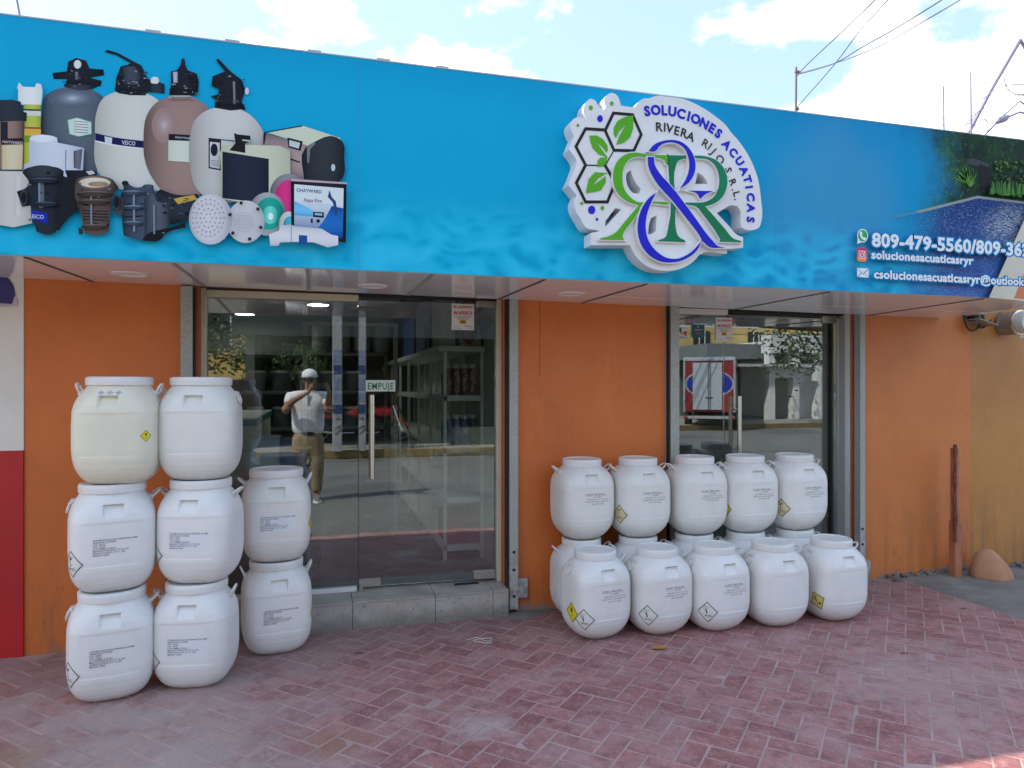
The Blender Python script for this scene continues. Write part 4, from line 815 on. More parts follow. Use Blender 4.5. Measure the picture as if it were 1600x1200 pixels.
for hi_, hx in enumerate(hexes):
    P = lg(hx, Yd)
    for i in range(6):
        li += 1
        if hi_ == 2 and i in (0, 1): 
            if i == 0: continue
        w = .0155
        if (hi_, i) in ((0, 4), (1, 2), (1, 3)): w = .006
        if (hi_, i) in ((0, 4),): pass
        slab(stroke(P[i], P[(i+1) % 6], w, Yd), Yd - li*.00006, .002, 'logo_black', 'hexagon_stroke')
for nm, pts in (('leaf', [(1095,400),(950,430),(850,490),(795,590),(790,680),(825,755),(870,660),(990,530),(940,620),(880,720),(830,858),(950,830),(1050,740),(1090,620),(1097,500)]), ('leaf', [(412,718),(520,715),(620,770),(690,870),(700,940),(680,980),(620,900),(510,800),(600,930),(690,1050),(560,1010),(470,920),(430,820)]), ('leaf', [(540,1110),(580,1060),(655,1058),(690,1050),(680,1130),(620,1200),(540,1205)])):
    slab(z5(pts, Yd-.001), Yd - .0015, .003, 'logo_lime', nm)
slab(lg([(215,665),(232,580),(270,538),(345,543),(290,575),(250,625),(335,562),(335,600),(305,648),(260,658)], Yd-.001), Yd - .0015, .003, 'logo_lime', 'leaf')
for x_, y_, rx, ry, m in ((245,148,12,14,'logo_lime'),(372,122,11,13,'logo_lime'),(167,255,8,10,'logo_lime'),(301,214,17,21,'logo_blue'),(190,727,9,10,'logo_lime'),(250,766,22,26,'logo_blue'),(315,755,11,14,'logo_lime'),(282,823,8,9,'logo_blue')):
    slab(lg([(x_+rx*math.cos(i*.3927), y_+ry*math.sin(i*.3927)) for i in range(16)], Yd), Yd, .002, m, 'dot')
def arc_text(chars, pts, capz, m, offset, name):
    P = [Vector(p) for p in lg(pts, Yd)]
    cap = capz * .2583 * 3.6 / F; size = cap / .73
    for i, ch in enumerate(chars):
        a = P[max(0, i-1)]; b = P[min(len(P)-1, i+1)]; ang = math.atan2((b-a).y, (b-a).x)
        vs, fs = text2d(ch, size, offset * size, .001, 'CENTER'); c_, s_ = math.cos(ang), math.sin(ang); yo = -cap/2
        g = G().add([(P[i].x + v.x*c_ - (v.y+yo)*s_, Yd - v.z, P[i].y + v.x*s_ + (v.y+yo)*c_) for v in vs], fs); part(name, g, m, logo)
arc_text('SOLUCIONES', [(585,166),(637,160),(688,162),(738,168),(792,182),(838,197),(880,214),(932,242),(978,270),(1018,302)], 63, 'logo_blue', .042, 'letter')
arc_text('ACUATICAS', [(1068,370),(1108,418),(1146,470),(1174,528),(1194,580),(1204,628),(1213,688),(1215,755),(1213,825)], 58, 'logo_blue', .042, 'letter')
arc_text('RIVERA', [(656,262),(692,264),(722,272),(765,285),(808,299),(850,320)], 60, 'logo_black', .012, 'letter')
arc_text('RIJO', [(938,362),(966,382),(990,410),(1028,460)], 58, 'logo_black', .004, 'letter')
arc_text('S.R.L.', [(1078,524),(1088,562),(1105,596),(1118,640),(1128,668),(1134,700)], 52, 'logo_black', .012, 'letter')

# ================================================================== DRUMS
DW, DD, DH = .195, .178, .532
prof = [(0,.108,.096,2.7),(.003,.122,.109,2.8),(.010,.138,.124,2.9),(.022,.153,.139,3.0),(.038,.167,.152,3.1),(.058,.178,.162,3.2),(.085,.187,.171,3.4),(.12,.193,.176,3.5),(.2,.195,.178,3.6),(.30,.195,.178,3.5),(.345,.193,.176,3.3),(.38,.188,.171,3.0),(.405,.180,.164,2.8),(.425,.171,.157,2.55),(.442,.160,.149,2.3),(.455,.150,.143,2.1),(.464,.1445,.1405,2.0),(.475,.142,.140,2.0)]
PROF_L = [(0,.110,.098,2.7),(.003,.122,.109,2.8),(.010,.136,.122,2.9),(.022,.150,.136,3.0),(.038,.163,.149,3.1),(.058,.174,.159,3.2),(.085,.184,.168,3.4),(.12,.191,.175,3.5),(.17,.195,.178,3.6),(.30,.195,.178,3.6),(.36,.194,.177,3.4),(.39,.190,.173,3.1),(.415,.183,.166,2.9),(.436,.174,.159,2.65),(.455,.163,.151,2.4),(.470,.153,.145,2.2),(.482,.146,.1415,2.05),(.492,.142,.140,2.0)]
PROF_R = [(0,.083,.078,2.5),(.004,.097,.090,2.5),(.012,.113,.105,2.6),(.025,.131,.122,2.8),(.040,.147,.137,2.9),(.058,.162,.150,3.0),(.080,.175,.161,3.2),(.106,.186,.170,3.3),(.14,.192,.176,3.5),(.18,.195,.178,3.7),(.34,.195,.178,3.7),(.375,.1935,.176,3.5),(.402,.189,.171,3.2),(.424,.182,.165,2.9),(.442,.172,.157,2.6),(.457,.159,.147,2.4),(.469,.146,.137,2.2),(.479,.134,.129,2.05),(.486,.125,.124,2.0),(.492,.122,.122,2.0)]
prof = PROF_L
def pr(z):
    for a, b in zip(prof[:-1], prof[1:]):
        if a[0] <= z <= b[0]:
            t = (z - a[0]) / (b[0] - a[0]); return [a[i] + (b[i]-a[i])*t for i in (1, 2, 3)]
    return list(prof[-1][1:])
def sstep(e0, e1, x): t = min(1, max(0, (x-e0)/(e1-e0))); return t*t*(3-2*t)
def drum_pt(th, z, out=0, raw=False):
    a, b, n_ = pr(z); c_, s_ = math.cos(th), math.sin(th); r = (abs(c_/a)**n_ + abs(s_/b)**n_) ** (-1/n_)
    x, y = r*c_, r*s_
    if not raw and abs(abs(x)) < .2:                         # grip pockets and label panels, front and back
        inx = sstep(.046, .040, abs(x)); tz = (z - .372) / .060
        if 0 <= tz <= 1.12: y -= math.copysign(inx * .024 * min(1, tz) * sstep(1.12, 1.02, tz), y)
        pn = sstep(.132, .126, abs(x)) * sstep(.353, .348, z) * sstep(.138, .143, z)
        if abs(y) > .1: y -= math.copysign(pn * .0016, y)
    d = Vector((abs(x)**(n_-1)/a**n_ * (1 if x > 0 else -1), abs(y)**(n_-1)/b**n_ * (1 if y > 0 else -1), 0)).normalized() * out
    return (x + d.x, y + d.y, z)
zl = sorted(set([p[0] for p in PROF_L + PROF_R] + [.0053*i + .05 for i in range(5)] + [.05 + i*.0125 for i in range(35)] + [.138,.1405,.143,.348,.3505,.353,.369,.3725,.376,.381,.427,.431,.4335,.436,.4385,.441]))
zl = [z for z in zl if z <= .492]
def body_geo():
    return [drum_pt(t, z) for z in zl for t in ths]
ths = sorted(set([2*math.pi*i/112 for i in range(112)] + [s_*math.pi/2 + d for s_ in (1, 3) for d in (-.26,-.245,-.235,.235,.245,.26,-.83,-.81,.81,.83)]))
g = G(); n_ = len(ths); vs = [drum_pt(t, z) for z in zl for t in ths]
fs = [(k_*n_+i, k_*n_+(i+1) % n_, (k_+1)*n_+(i+1) % n_, (k_+1)*n_+i) for k_ in range(len(zl)-1) for i in range(n_)] + [tuple(reversed(range(n_))), tuple(range((len(zl)-1)*n_, len(zl)*n_))]
def plastic(name, c1, c2, r=.36):
    k = NT(name); c = k.mix(k.rng(k.noise(4, 5), .35, .65), c1, c2); c = k.mix(k.rng(k.noise(26, 7, .8), .60, .72, 0, .42), c, (.50, .48, .42)); rv_ = k.n('ObjectInfo').outputs['Random']; c = k.mix(k.math('MULTIPLY', rv_, .35), c, (.70, .68, .63)); ov = k.n('VectorMath', operation='ADD'); ob = k.n('ObjectInfo'); k.l(k.co.outputs['Object'], ov.inputs[0]); k.l(ob.outputs['Location'], ov.inputs[1]); sm_ = k.noise(3.5, 6, .7, ov.outputs[0], (1, 1, .5)); c = k.mix(k.rng(sm_, .52, .70, 0, .30), c, (.58, .55, .49)); zz_ = k.sep()[2]; c = k.mix(k.math('MULTIPLY', k.rng(zz_, .0, .05, .55, 0), k.rng(k.noise(20, 5, .7, ov.outputs[0]), .40, .60)), c, (.42, .36, .32))
    k.l(c, k.b.inputs['Base Color']); k.b.inputs['Roughness'].default_value = r; k.b.inputs['Subsurface Weight'].default_value = .10; k.b.inputs['Subsurface Radius'].default_value = (.03, .03, .028); k.b.inputs['Subsurface Scale'].default_value = .6
    k.bump(k.noise(5, 3), .10, .012); return k.m
M['hdpe'] = plastic('white_drum_plastic', (.79, .782, .77), (.735, .727, .712)); M['hdpe_warm'] = plastic('warm_white_drum_plastic', (.77, .76, .73), (.70, .69, .66)); M['hdpe_yellow'] = plastic('yellowed_drum_plastic', (.77, .73, .57), (.72, .68, .52))
M['lid'] = plastic('white_lid_plastic', (.76, .755, .74), (.70, .69, .68), .42)
body_me = {}
for key in ('hdpe', 'hdpe_warm', 'hdpe_yellow'):
    for sh_, pf in (('L', PROF_L), ('R', PROF_R)):
        prof = pf; gg = G(); gg.add(body_geo(), fs); body_me[key + sh_] = gg.mesh('drum_body', key, smooth=True)
prof = PROF_L
# screw lid with fine grip ribs and a sunken top
g = G(); n_ = 96; rows = [(.1475,.466,0),(.1510,.468,1),(.1518,.500,1),(.1512,.521,1),(.1485,.5275,0),(.140,.532,0),(.1335,.531,0),(.1300,.524,0),(.06,.522,0)]
vs2 = [((r + (.0008 if (i % 4) < 2 and rb else 0)) * math.cos(2*math.pi*i/n_), (r + (.0008 if (i % 4) < 2 and rb else 0)) * math.sin(2*math.pi*i/n_), z) for r, z, rb in rows for i in range(n_)]
g.add(vs2, [(k_*n_+i, k_*n_+(i+1) % n_, (k_+1)*n_+(i+1) % n_, (k_+1)*n_+i) for k_ in range(len(rows)-1) for i in range(n_)] + [tuple(range((len(rows)-1)*n_, len(rows)*n_)), tuple(reversed(range(n_)))])
lv = list(g.v); g.v = [(x, y, .532 - (.532-z)*.66) for x, y, z in lv]; lid_me = g.mesh('drum_lid', 'lid', smooth='auto'); g.v = lv
g2 = G(); g2.v = [(x*.865, y*.865, .532 - (.532-z)*.72) for x, y, z in g.v]; g2.f = g.f; g2.m = g.m; lid_r = g2.mesh('drum_lid', 'lid', smooth='auto')
def handle_mesh(pose):
    g = G(); g.box(-.012, .014, -.030, .030, -.022, .012)
    if pose == 'up': P = [(.010,-.024,0),(.020,-.027,.018),(.030,-.022,.040),(.034,-.008,.050),(.034,.008,.050),(.030,.022,.040),(.020,.027,.018),(.010,.024,0)]
    elif pose == 'out': P = [(.010,-.026,0),(.024,-.030,.014),(.040,-.025,.028),(.049,-.010,.035),(.049,.010,.035),(.040,.025,.028),(.024,.030,.014),(.010,.026,0)]
    else: P = [(.010,-.024,0),(.022,-.027,-.010),(.030,-.024,-.035),(.033,-.010,-.050),(.033,.010,-.050),(.030,.024,-.035),(.022,.027,-.010),(.010,.024,0)]
    g.tube(P, .0058, 8); g.cyl((.006,-.031,0),(.014,-.019,0),.009,n=10); g.cyl((.006,.019,0),(.014,.031,0),.009,n=10)
    return g.mesh('drum_handle', 'lid', smooth='auto')
hm = {p: handle_mesh(p) for p in ('up', 'out', 'down')}
M['print_black'] = mat('black_print', (.03, .03, .035), .6); M['paper'] = mat('label_paper', (.72, .73, .76), .45)
def on_front(x, z, out): # point on the printed front panel
    a, b, n2 = pr(z); y = -b * (1 - abs(x/a)**n2) ** (1/n2); pn = .0016 if abs(x) < .13 and .141 < z < .35 else 0
    return (x, y + pn - out, z)
def label_mesh(lines, align, x0, z0, size, pitch, wx=.86):
    g = G()
    for i, (t, sc, off) in enumerate(lines):
        v_, f_ = text2d(t, size*sc, off*size, 0, align, res=1); g.add([on_front(x0 + v.x*wx, z0 - i*pitch + v.y, .0006) for v in v_], f_)
    return g
tri_g = label_mesh([('CLORO TRICLORO 90%', 1.28, .012), ('(CLORINE)', .8, 0), ('TAMBORES: 50 KG  LOTE: 2023', .86, 0), ('TRICHLORO POLVO GRANULADO', .86, 0), ('HECHO EN CHINA', .8, 0)], 'CENTER', .034, .306, .0135, .0150, .98)
for x_ in range(12): tri_g.add([on_front(-.046 + x_*.0133, .3030, .0006), on_front(-.0327 + x_*.0133, .3030, .0006), on_front(-.0327 + x_*.0133, .3021, .0006), on_front(-.046 + x_*.0133, .3021, .0006)], [(3,2,1,0)])
tri_me = tri_g.mesh('drum_print', 'print_black', fixn=False)
sod_me = label_mesh([('SODIUM DICHLOROISOCYANURATE 56% MIN', 1, .012), ('GRANULAR & POWDER', 1, .012), ('N.W.  50KGS', 1, .012), ('G.W.  52KGS', 1, .012), ('LOT NUMBER: 20231012', 1, .012), ('MANUFACTURE DATE: OCT 12, 2023', 1, .012), ('EXPIRATION DATE: OCT 11, 2026', 1, .012), ('MADE IN CHINA', 1, .012)], 'LEFT', -.088, .268, .0108, .0104).mesh('drum_print', 'print_black', fixn=False)
g = G(); nx = 20; X = [-.093 + .20*i/nx for i in range(nx+1)]
g.add([on_front(x, z, .0003) for z in (.182, .282) for x in X], [(i, i+1, nx+2+i, nx+1+i) for i in range(nx)]); paper_me = g.mesh('paper_label', 'paper', fixn=False)
M['haz_white'] = mat('hazard_white', (.72, .72, .68), .4); M['haz_yellow'] = mat('hazard_yellow', (.74, .62, .01), .4); M['haz_red'] = mat('hazard_crimson', (.30, .03, .14), .5)
def around(th0, z0, u, v, out):
    r = .185; th = th0; st = u / 12                           # walk along the body's skin
    p = Vector(drum_pt(th, z0 + v, out, True))
    for _ in range(12):
        q = Vector(drum_pt(th + .01, z0 + v, out, True)); d = (q - p).length / .01; th += st / d; p = Vector(drum_pt(th, z0 + v, out, True))
    return tuple(p)
def sticker(th0, z0, s, mats, flame=False, rot=0):
    g = G(); n2 = 10; cr_, sr_ = math.cos(rot), math.sin(rot)
    def put(a, b, o): return around(th0, z0, (a*cr_-b*sr_), (a*sr_+b*cr_), o)
    def rowgrid(fn_l, fn_r, zs, o, mi, m2=6):
        vs_ = []; 
        for b in zs:
            l, r_ = fn_l(b), fn_r(b); vs_ += [put(l + (r_-l)*i/m2, b, o) for i in range(m2+1)]
        g.add(vs_, [(j*(m2+1)+i, j*(m2+1)+i+1, (j+1)*(m2+1)+i+1, (j+1)*(m2+1)+i) for j in range(len(zs)-1) for i in range(m2)], mi)
    zs = [s * (-1 + 2*i/n2) for i in range(n2+1)]
    rowgrid(lambda b: -(s-abs(b)), lambda b: s-abs(b), zs, .0007, 0)
    s2 = s*.95; s3 = s*.86; N4 = [(s2,0),(0,s2),(-s2,0),(0,-s2)]; N5 = [(s3,0),(0,s3),(-s3,0),(0,-s3)]
    for i in range(4):
        a0, a1, b0, b1 = Vector(N4[i]), Vector(N4[(i+1) % 4]), Vector(N5[i]), Vector(N5[(i+1) % 4])
        for j in range(6):
            q = [a0.lerp(a1, j/6), a0.lerp(a1, (j+1)/6), b0.lerp(b1, (j+1)/6), b0.lerp(b1, j/6)]; g.add([put(p.x, p.y, .0011) for p in q], [(0,1,2,3)], 1)
    if flame:
        F_ = [(-.30,.30),(-.15,.62),(-.05,.45),(.10,.72),(.16,.40),(.28,.50),(.22,.14),(0,.0),(-.22,.12)]
        g.add([put(a*s*.6, b*s*.8, .0011) for a, b in F_] , [tuple(range(len(F_)))], 1)
        for j in range(3): g.add([put(a*s, b*s, .0011) for a, b in ((-.10+j*.08,-.35),(-.05+j*.08,-.35),(-.05+j*.08,-.22),(-.10+j*.08,-.22))], [(0,1,2,3)], 1)
    else:                                                   # bare tree and fish of the environment pictogram
        for P in ([(-.10,-.15),(.0,-.15),(-.02,.55),(-.08,.55)], [(-.07,.10),(-.32,.42),(-.36,.38),(-.08,.0)], [(-.05,.22),(.18,.50),(.14,.54),(-.06,.32)], [(-.06,.35),(-.25,.62),(-.28,.58),(-.08,.28)], [(-.40,-.18),(.35,-.18),(.40,-.24),(-.40,-.24)], [(-.05,-.32),(.15,-.22),(.38,-.36),(.15,-.48)], [(-.05,-.32),(-.22,-.22),(-.20,-.44)]):
            g.add([put(a*s, b*s, .0011) for a, b in P], [tuple(range(len(P)))], 1)
    return g.mesh('hazard_sticker', mats, fixn=False)
prof = PROF_R; env_me = sticker(math.pi*1.5 - .84, .152, .070, ['haz_white', 'print_black']); prof = PROF_L; env2_me = sticker(math.pi*1.5 - .95, .160, .070, ['haz_white', 'print_black']); prof = PROF_R; env3_me = sticker(math.pi*1.5 - 1.15, .150, .062, [mat('hazard_pale_yellow', (.62, .52, .16), .4), 'print_black'], rot=.5)
env4_me = sticker(math.pi*1.5 - 1.08, .170, .068, [mat('hazard_cream', (.64, .55, .30), .4), 'print_black'])
yelR_me = sticker(math.pi*1.5 - 1.30, .175, .066, ['haz_yellow', 'print_black'], flame=True); prof = PROF_L
yel_me = sticker(math.pi*1.5 - 1.40, .170, .066, ['haz_yellow', 'print_black'], flame=True); yelr_me = sticker(math.pi*1.5 + 1.10, .215, .040, ['haz_yellow', 'print_black'], flame=True); yelf_me = sticker(math.pi*1.5 + .86, .24, .030, ['haz_yellow', 'print_black'], flame=True)
g = G(); g.add([on_front(x, z, .0006) for z in (.442, .446, .450, .453, .456, .459, .462, .465) for x in (-.058, -.03, 0, .03, .052, .066)], [(j*6+i, j*6+i+1, (j+1)*6+i+1, (j+1)*6+i) for j in range(7) for i in range(5)], 0)
for cx in (-.034, .005, .044):
    s = .0125
    for kx, m_ in ((1, 1), (.74, 0), (.34, 2)):
        g.add([on_front(cx+a*s*kx, .4535+b*s*kx*.8, .001+.0003*(3-kx*3)) for a, b in ((-1.25,0),(0,-1),(1.25,0),(0,1))], [(0,1,2,3)], m_)
ghs_me = g.mesh('hazard_strip', ['haz_white', 'haz_red', 'print_black'], fixn=False)

def drum(x, y, level, rz, label, group, skin='hdpe', prt=(), handles=('out', 'out'), hz=0, nm='plastic_drum'):
    rt = group == RG
    t = thing(nm, (x, y, level * DH), label, 'drum', rotz=rz, group=group)
    part('body', body_me[skin + ('R' if rt else 'L')], None, t, local=True); l = part('lid', lid_r if rt else lid_me, None, t, local=True); l.rotation_euler.z = random.uniform(0, 6.28)
    for sx, hp in ((1, handles[1]), (-1, handles[0])):
        h = part('handle', hm[hp], None, t, local=True); h.location = (sx*(.160 if rt else .164), 0, .448 if rt else .446); h.rotation_euler.z = 0 if sx > 0 else math.pi
        h.scale = (random.uniform(.95, 1.05),)*3; h.rotation_euler.x = random.uniform(-.12, .12)
    for p in prt: part({'drum_print': 'printed_text', 'paper_label': 'paper_label', 'hazard_sticker': 'hazard_sticker', 'hazard_strip': 'hazard_strip'}[p.name.split('.')[0]], p, None, t, local=True)
    return t
LG = 'white drums stacked at the left glass front'; RG = 'white drums stacked at the right glass front'
a = (-.985, 3.985); b = (-.595, 4.03); c = (-.225, 4.395)
drum(*a, 0, R(11), 'bottom drum of the leftmost stack, hazard diamond at its left edge', LG, prt=(sod_me, env2_me), handles=('down', 'out'))
drum(a[0]-.0, a[1]+.01, 1, R(15), 'middle drum of the leftmost stack, black diamond and yellow sticker on its left corner', LG, prt=(sod_me, env2_me, yel_me), handles=('down', 'out'))
drum(a[0]+.035, a[1]+.0, 2, R(-5), 'yellowed top drum with three small hazard diamonds under its lid', LG, skin='hdpe_yellow', prt=(ghs_me, yelf_me), handles=('up', 'up'))
drum(*b, 0, R(-9), 'bottom drum of the second stack from the left, standing on the bricks', LG, prt=(sod_me, paper_me, env2_me), handles=('out', 'up'))
drum(b[0]+.02, b[1]+.005, 1, R(-14), 'middle drum of the second stack from the left with white paper label', LG, prt=(sod_me, paper_me, env2_me), handles=('out', 'out'))
drum(b[0]+.02, b[1]+.01, 2, R(-6), 'plain unlabelled top drum of the second stack, before the door frame', LG, skin='hdpe_warm', prt=(), handles=('out', 'down'))
drum(c[0]+.01, c[1], 0, R(9), 'bottom drum of the two high stack against the glass', LG, prt=(sod_me, yelr_me), handles=('up', 'up'))
drum(c[0]+.01, c[1]+.0, 1, R(3), 'upper drum of the two high stack against the glass, white paper label', LG, skin='hdpe_warm', prt=(sod_me, paper_me, yelr_me), handles=('out', 'up'))
back = [(1.735, 4.445), (2.132, 4.405), (2.545, 4.375), (2.935, 4.345), (3.325, 4.325)]
front = [(1.690, 4.095), (2.098, 4.060), (2.483, 4.020), (2.900, 3.990), (3.345, 3.975)]
ordn = ['leftmost', 'second from the left', 'third from the left', 'fourth from the left', 'rightmost']
for i, (x, y) in enumerate(back):
    drum(x, y, 0, R(2), f'{ordn[i]} drum of the rear ground row, mostly hidden below the upper row', RG, handles=('out', 'out'), prt=())
    drum(x + (.0, -.005, .0, -.01, -.01)[i], y - .01, 1, R((3, 2, 1, 0, 2)[i]), f'{ordn[i]} drum of the upper row before the right door' + (', over the orange wall' if i == 0 else ''), RG, skin='hdpe_warm', prt=(tri_me,) + ((env4_me,) if i in (1, 4) else (yelR_me,) if i == 3 else ()), handles=('out', 'out'))
for i, (x, y) in enumerate(front):
    drum(x, y, 0, R((8, 6, 6, 3, 2)[i]), f'{ordn[i]} drum of the front ground row' + (', yellow and white diamonds on it', ', fish diamond at its lower left', ', white diamond at its left edge', ', without any print', ', cut yellow sticker at its left')[i], RG, prt=((tri_me,) if i < 3 else ()) + ((env_me,) if i < 3 else (env3_me,) if i == 4 else ()) + ((yelR_me,) if i == 0 else ()), handles=('down', 'out'))

# ================================================================== NOTICES ON THE GLASS
M['sign_white'] = mat('sticker_white', (.72, .71, .70), .5); M['sign_red'] = mat('sticker_red', (.50, .01, .02), .5); M['sign_green'] = mat('sticker_green_ink', (.015, .10, .07), .5)
M['sign_mint'] = mat('sticker_mint', (.50, .62, .52), .5); M['sign_yellow'] = mat('sticker_yellow', (.62, .40, .03), .5); M['sign_teal'] = mat('sticker_teal', (.01, .09, .13), .5)
def notice(x0, y0, x1, y1, Y, label, ang=0, piv=0, base='sign_white', cat='notice'):
    a = onY(x0, y0, Y); b = onY(x1, y1, Y); w, h = b.x - a.x, a.z - b.z
    t = thing('notice', ((a.x+b.x)/2, Y, b.z), label, cat, rotz=0)
    def tr(g): return turned(g, ang, piv) if ang else g
    part('sheet', tr(G().box(a.x, b.x, Y, Y+.0015, b.z, a.z)), base, t)
    def txt(s, cx, cy, cap, m, wfit=None, off=.02, spc=1):
        vs_, fs_ = text2d(s, 1, off, 0, 'CENTER', spc, 2); wd = max(v.x for v in vs_) - min(v.x for v in vs_)
        kx = (wfit * w / wd) if wfit else cap*h/.73; g = G().add([(a.x + cx*w + v.x*kx, Y-.0008, a.z - cy*h + v.y*cap*h/.73) for v in vs_], fs_)
        part('printed_text', tr(g), m, t, fixn=False)
    def blk(u0, v0, u1, v1, m, d=.0008):
        part('printed_mark', tr(G().add([(a.x+u0*w, Y-d, a.z-v1*h), (a.x+u1*w, Y-d, a.z-v1*h), (a.x+u1*w, Y-d, a.z-v0*h), (a.x+u0*w, Y-d, a.z-v0*h)], [(0,1,2,3)])), m, t, fixn=False)
    return txt, blk
def aviso(x0, y0, x1, y1, label, ang=0, piv=0):
    txt, blk = notice(x0, y0, x1, y1, 4.8175, label, ang, piv)
    txt('EL JARDIN', .5, .16, .085, 'sign_red', .84, .04); txt('AVISO', .5, .41, .13, 'sign_red', .86, .035)
    for i, (s, w_) in enumerate((('ESTE LOCAL ESTA PROTEGIDO', .80), ('SONRIA, LO ESTAMOS', .52), ('GRABANDO CON CAMARAS', .56))): txt(s, .5, .485 + i*.05, .026, 'print_black', w_)
    blk(.34, .60, .66, .77, 'sign_yellow'); blk(.40, .67, .60, .72, 'print_black', .0014); blk(.44, .64, .50, .68, 'print_black', .0015)
    txt('SEGURIDAD', .76, .87, .04, 'sign_red', .38, .04); txt('INFORMACION', .22, .90, .02, 'print_black', .30); txt('TEL. 24 HORAS', .26, .95, .022, 'print_black', .38); txt('VIGILADO', .80, .94, .022, 'print_black', .30)
aviso(706, 474, 741, 516, 'white AVISO notice with red letters on the left glass door', A1, 1.234)
aviso(1118.5, 496, 1144, 533.5, 'white AVISO notice with red letters on the right side pane')
txt, blk = notice(572, 594, 618, 611.5, 4.8165, 'small mint sticker reading EMPUJE above the long door handle', A1, 1.234, 'sign_mint', 'sticker')
txt('EMPUJE', .5, .82, .62, 'sign_green', .88, .012, 1.12)
for q in ((0,0,1,.05),(0,.95,1,1),(0,.05,.02,.95),(.98,.05,1,.95)): blk(*q, 'sign_white')
txt, blk = notice(1058, 511, 1075, 529, 4.8175, 'small white sticker with yellow red picture, leftmost on the right glass front', cat='sticker')
blk(.08,.05,.40,.45,'sign_teal'); blk(.30,.40,.62,.66,'sign_yellow'); blk(.60,.36,.92,.62,'sign_red'); blk(.62,.66,.9,.74,'print_black'); txt('TARJETAS', .5, .95, .12, 'print_black', .8)
txt, blk = notice(1081, 507, 1101, 527.5, 4.8175, 'dark blue square sticker between two white ones on the right glass front', base='sign_teal', cat='sticker')
txt('ABIERTO', .5, .44, .07, 'sign_white', .66); blk(.34,.56,.64,.72,'sign_red'); blk(.44,.14,.54,.22,'sign_white')
# light diagonal sticker tag above the door closer
# ------------------------------------------------------------------ things by the wall
M['meter_grey'] = mat('weathered_meter_metal', (.36, .36, .34), .5, (.28, .25, .22), 8, metal=.4); M['meter_face'] = mat('meter_dial', (.56, .60, .56), .3); M['wire'] = mat('black_cable', (.02, .02, .022), .5)
mc = onY(1583, 505, 4.56); mt = thing('electric_meter', (mc.x, 4.64, mc.z - .1), 'round grey electric meter high on the ochre wall under the canopy end', 'meter')
part('base_drum', G().lathe([(.096, -.08), (.098, 0), (.098, .06)], (mc.x, 4.56, mc.z), 28, '-Y'), 'meter_grey', mt, smooth='auto')
part('clamp_ring', G().lathe([(.099, .055), (.106, .057), (.106, .072), (.099, .074)], (mc.x, 4.56, mc.z), 28, '-Y'), 'steel', mt, smooth='auto')
part('glass_cover', G().lathe([(.093, .0745), (.092, .12), (.085, .145)], (mc.x, 4.56, mc.z), 28, '-Y'), 'meter_face', mt, smooth='auto')
part('dial', G().box(mc.x-.06, mc.x+.06, 4.4135, 4.4145, mc.z+.01, mc.z+.035), 'black', mt)
for dz in (-.005, -.02, -.035): part('dial_mark', G().box(mc.x-.05, mc.x+.03, 4.4135, 4.4145, mc.z+dz-.002, mc.z+dz+.002), 'black', mt)
part('seal', G().sphere((mc.x+.0, 4.50, mc.z-.118), .014, 10).sphere((mc.x+.03, 4.50, mc.z-.122), .012, 10), 'sign_white', mt)
bx0 = onY(1531, 497, 4.6); bx1 = onY(1556, 508, 4.6)
mb = thing('meter_bracket', (bx0.x+.08, 4.64, bx1.z-.1), 'open grey metal bracket box left of the electric meter', 'bracket')
q = [onY(1530,491,4.50), onY(1531,498,4.50), onY(1558,508,4.50), onY(1563,487,4.50)]
g = G(); q2 = [Vector((p.x, 4.645, p.z)) for p in q]
for s_ in (q, q2): g.tube(s_, .0055, 6, closed=True)
for p, p2 in zip(q, q2): g.tube([p, p2], .005, 6)
part('frame', g, 'meter_grey', mb); g = G().add([q2[0], q2[1], q2[2], q2[3], q[1], q[2]], [(0,1,2,3),(1,4,5,2)]); part('box_plate', g, 'meter_grey', mb, fixn=False)
part('breaker', G().box(q[0].x+.02, q[0].x+.13, 4.56, 4.63, q[1].z-.01, q[1].z+.04), 'black', mb, bevel=.004)
def cable(name, pts, r, m, label, group=None, n=6, sub=6, cat='cable'):
    P = []
    for i in range(len(pts)-1):
        p0, p1, p2, p3 = pts[max(0,i-1)], pts[i], pts[i+1], pts[min(len(pts)-1,i+2)]
        for k_ in range(sub):
            t = k_/sub; P.append(.5*((2*p1)+(p2-p0)*t+(2*p0-5*p1+4*p2-p3)*t*t+(3*p1-p0-3*p2+p3)*t**3))
    P.append(pts[-1]); return solo(name, G().tube(P, r, n), m, label, cat, group, smooth=True)
cable('cable', [onY(x_, y_, 4.60) for x_, y_ in ((1506,490),(1507,500),(1511,511),(1518,516.5),(1526,514),(1530,508),(1531,498),(1533,490))], .0075, 'wire', 'black cable hanging in a loop below the canopy beside the meter bracket')
cable('cable', [onY(x_, y_, 4.61) for x_, y_ in ((1529,510),(1534,512.5),(1539,510.5),(1543,507.5),(1548,500))], .0065, 'wire', 'short black cable curling under the meter bracket')
cable('cable', [onY(x_, y_, 4.62) for x_, y_ in ((1502,492),(1510,495),(1516,498),(1522,500),(1528,493))], .006, 'wire', 'tangled brown cable left of the meter bracket')
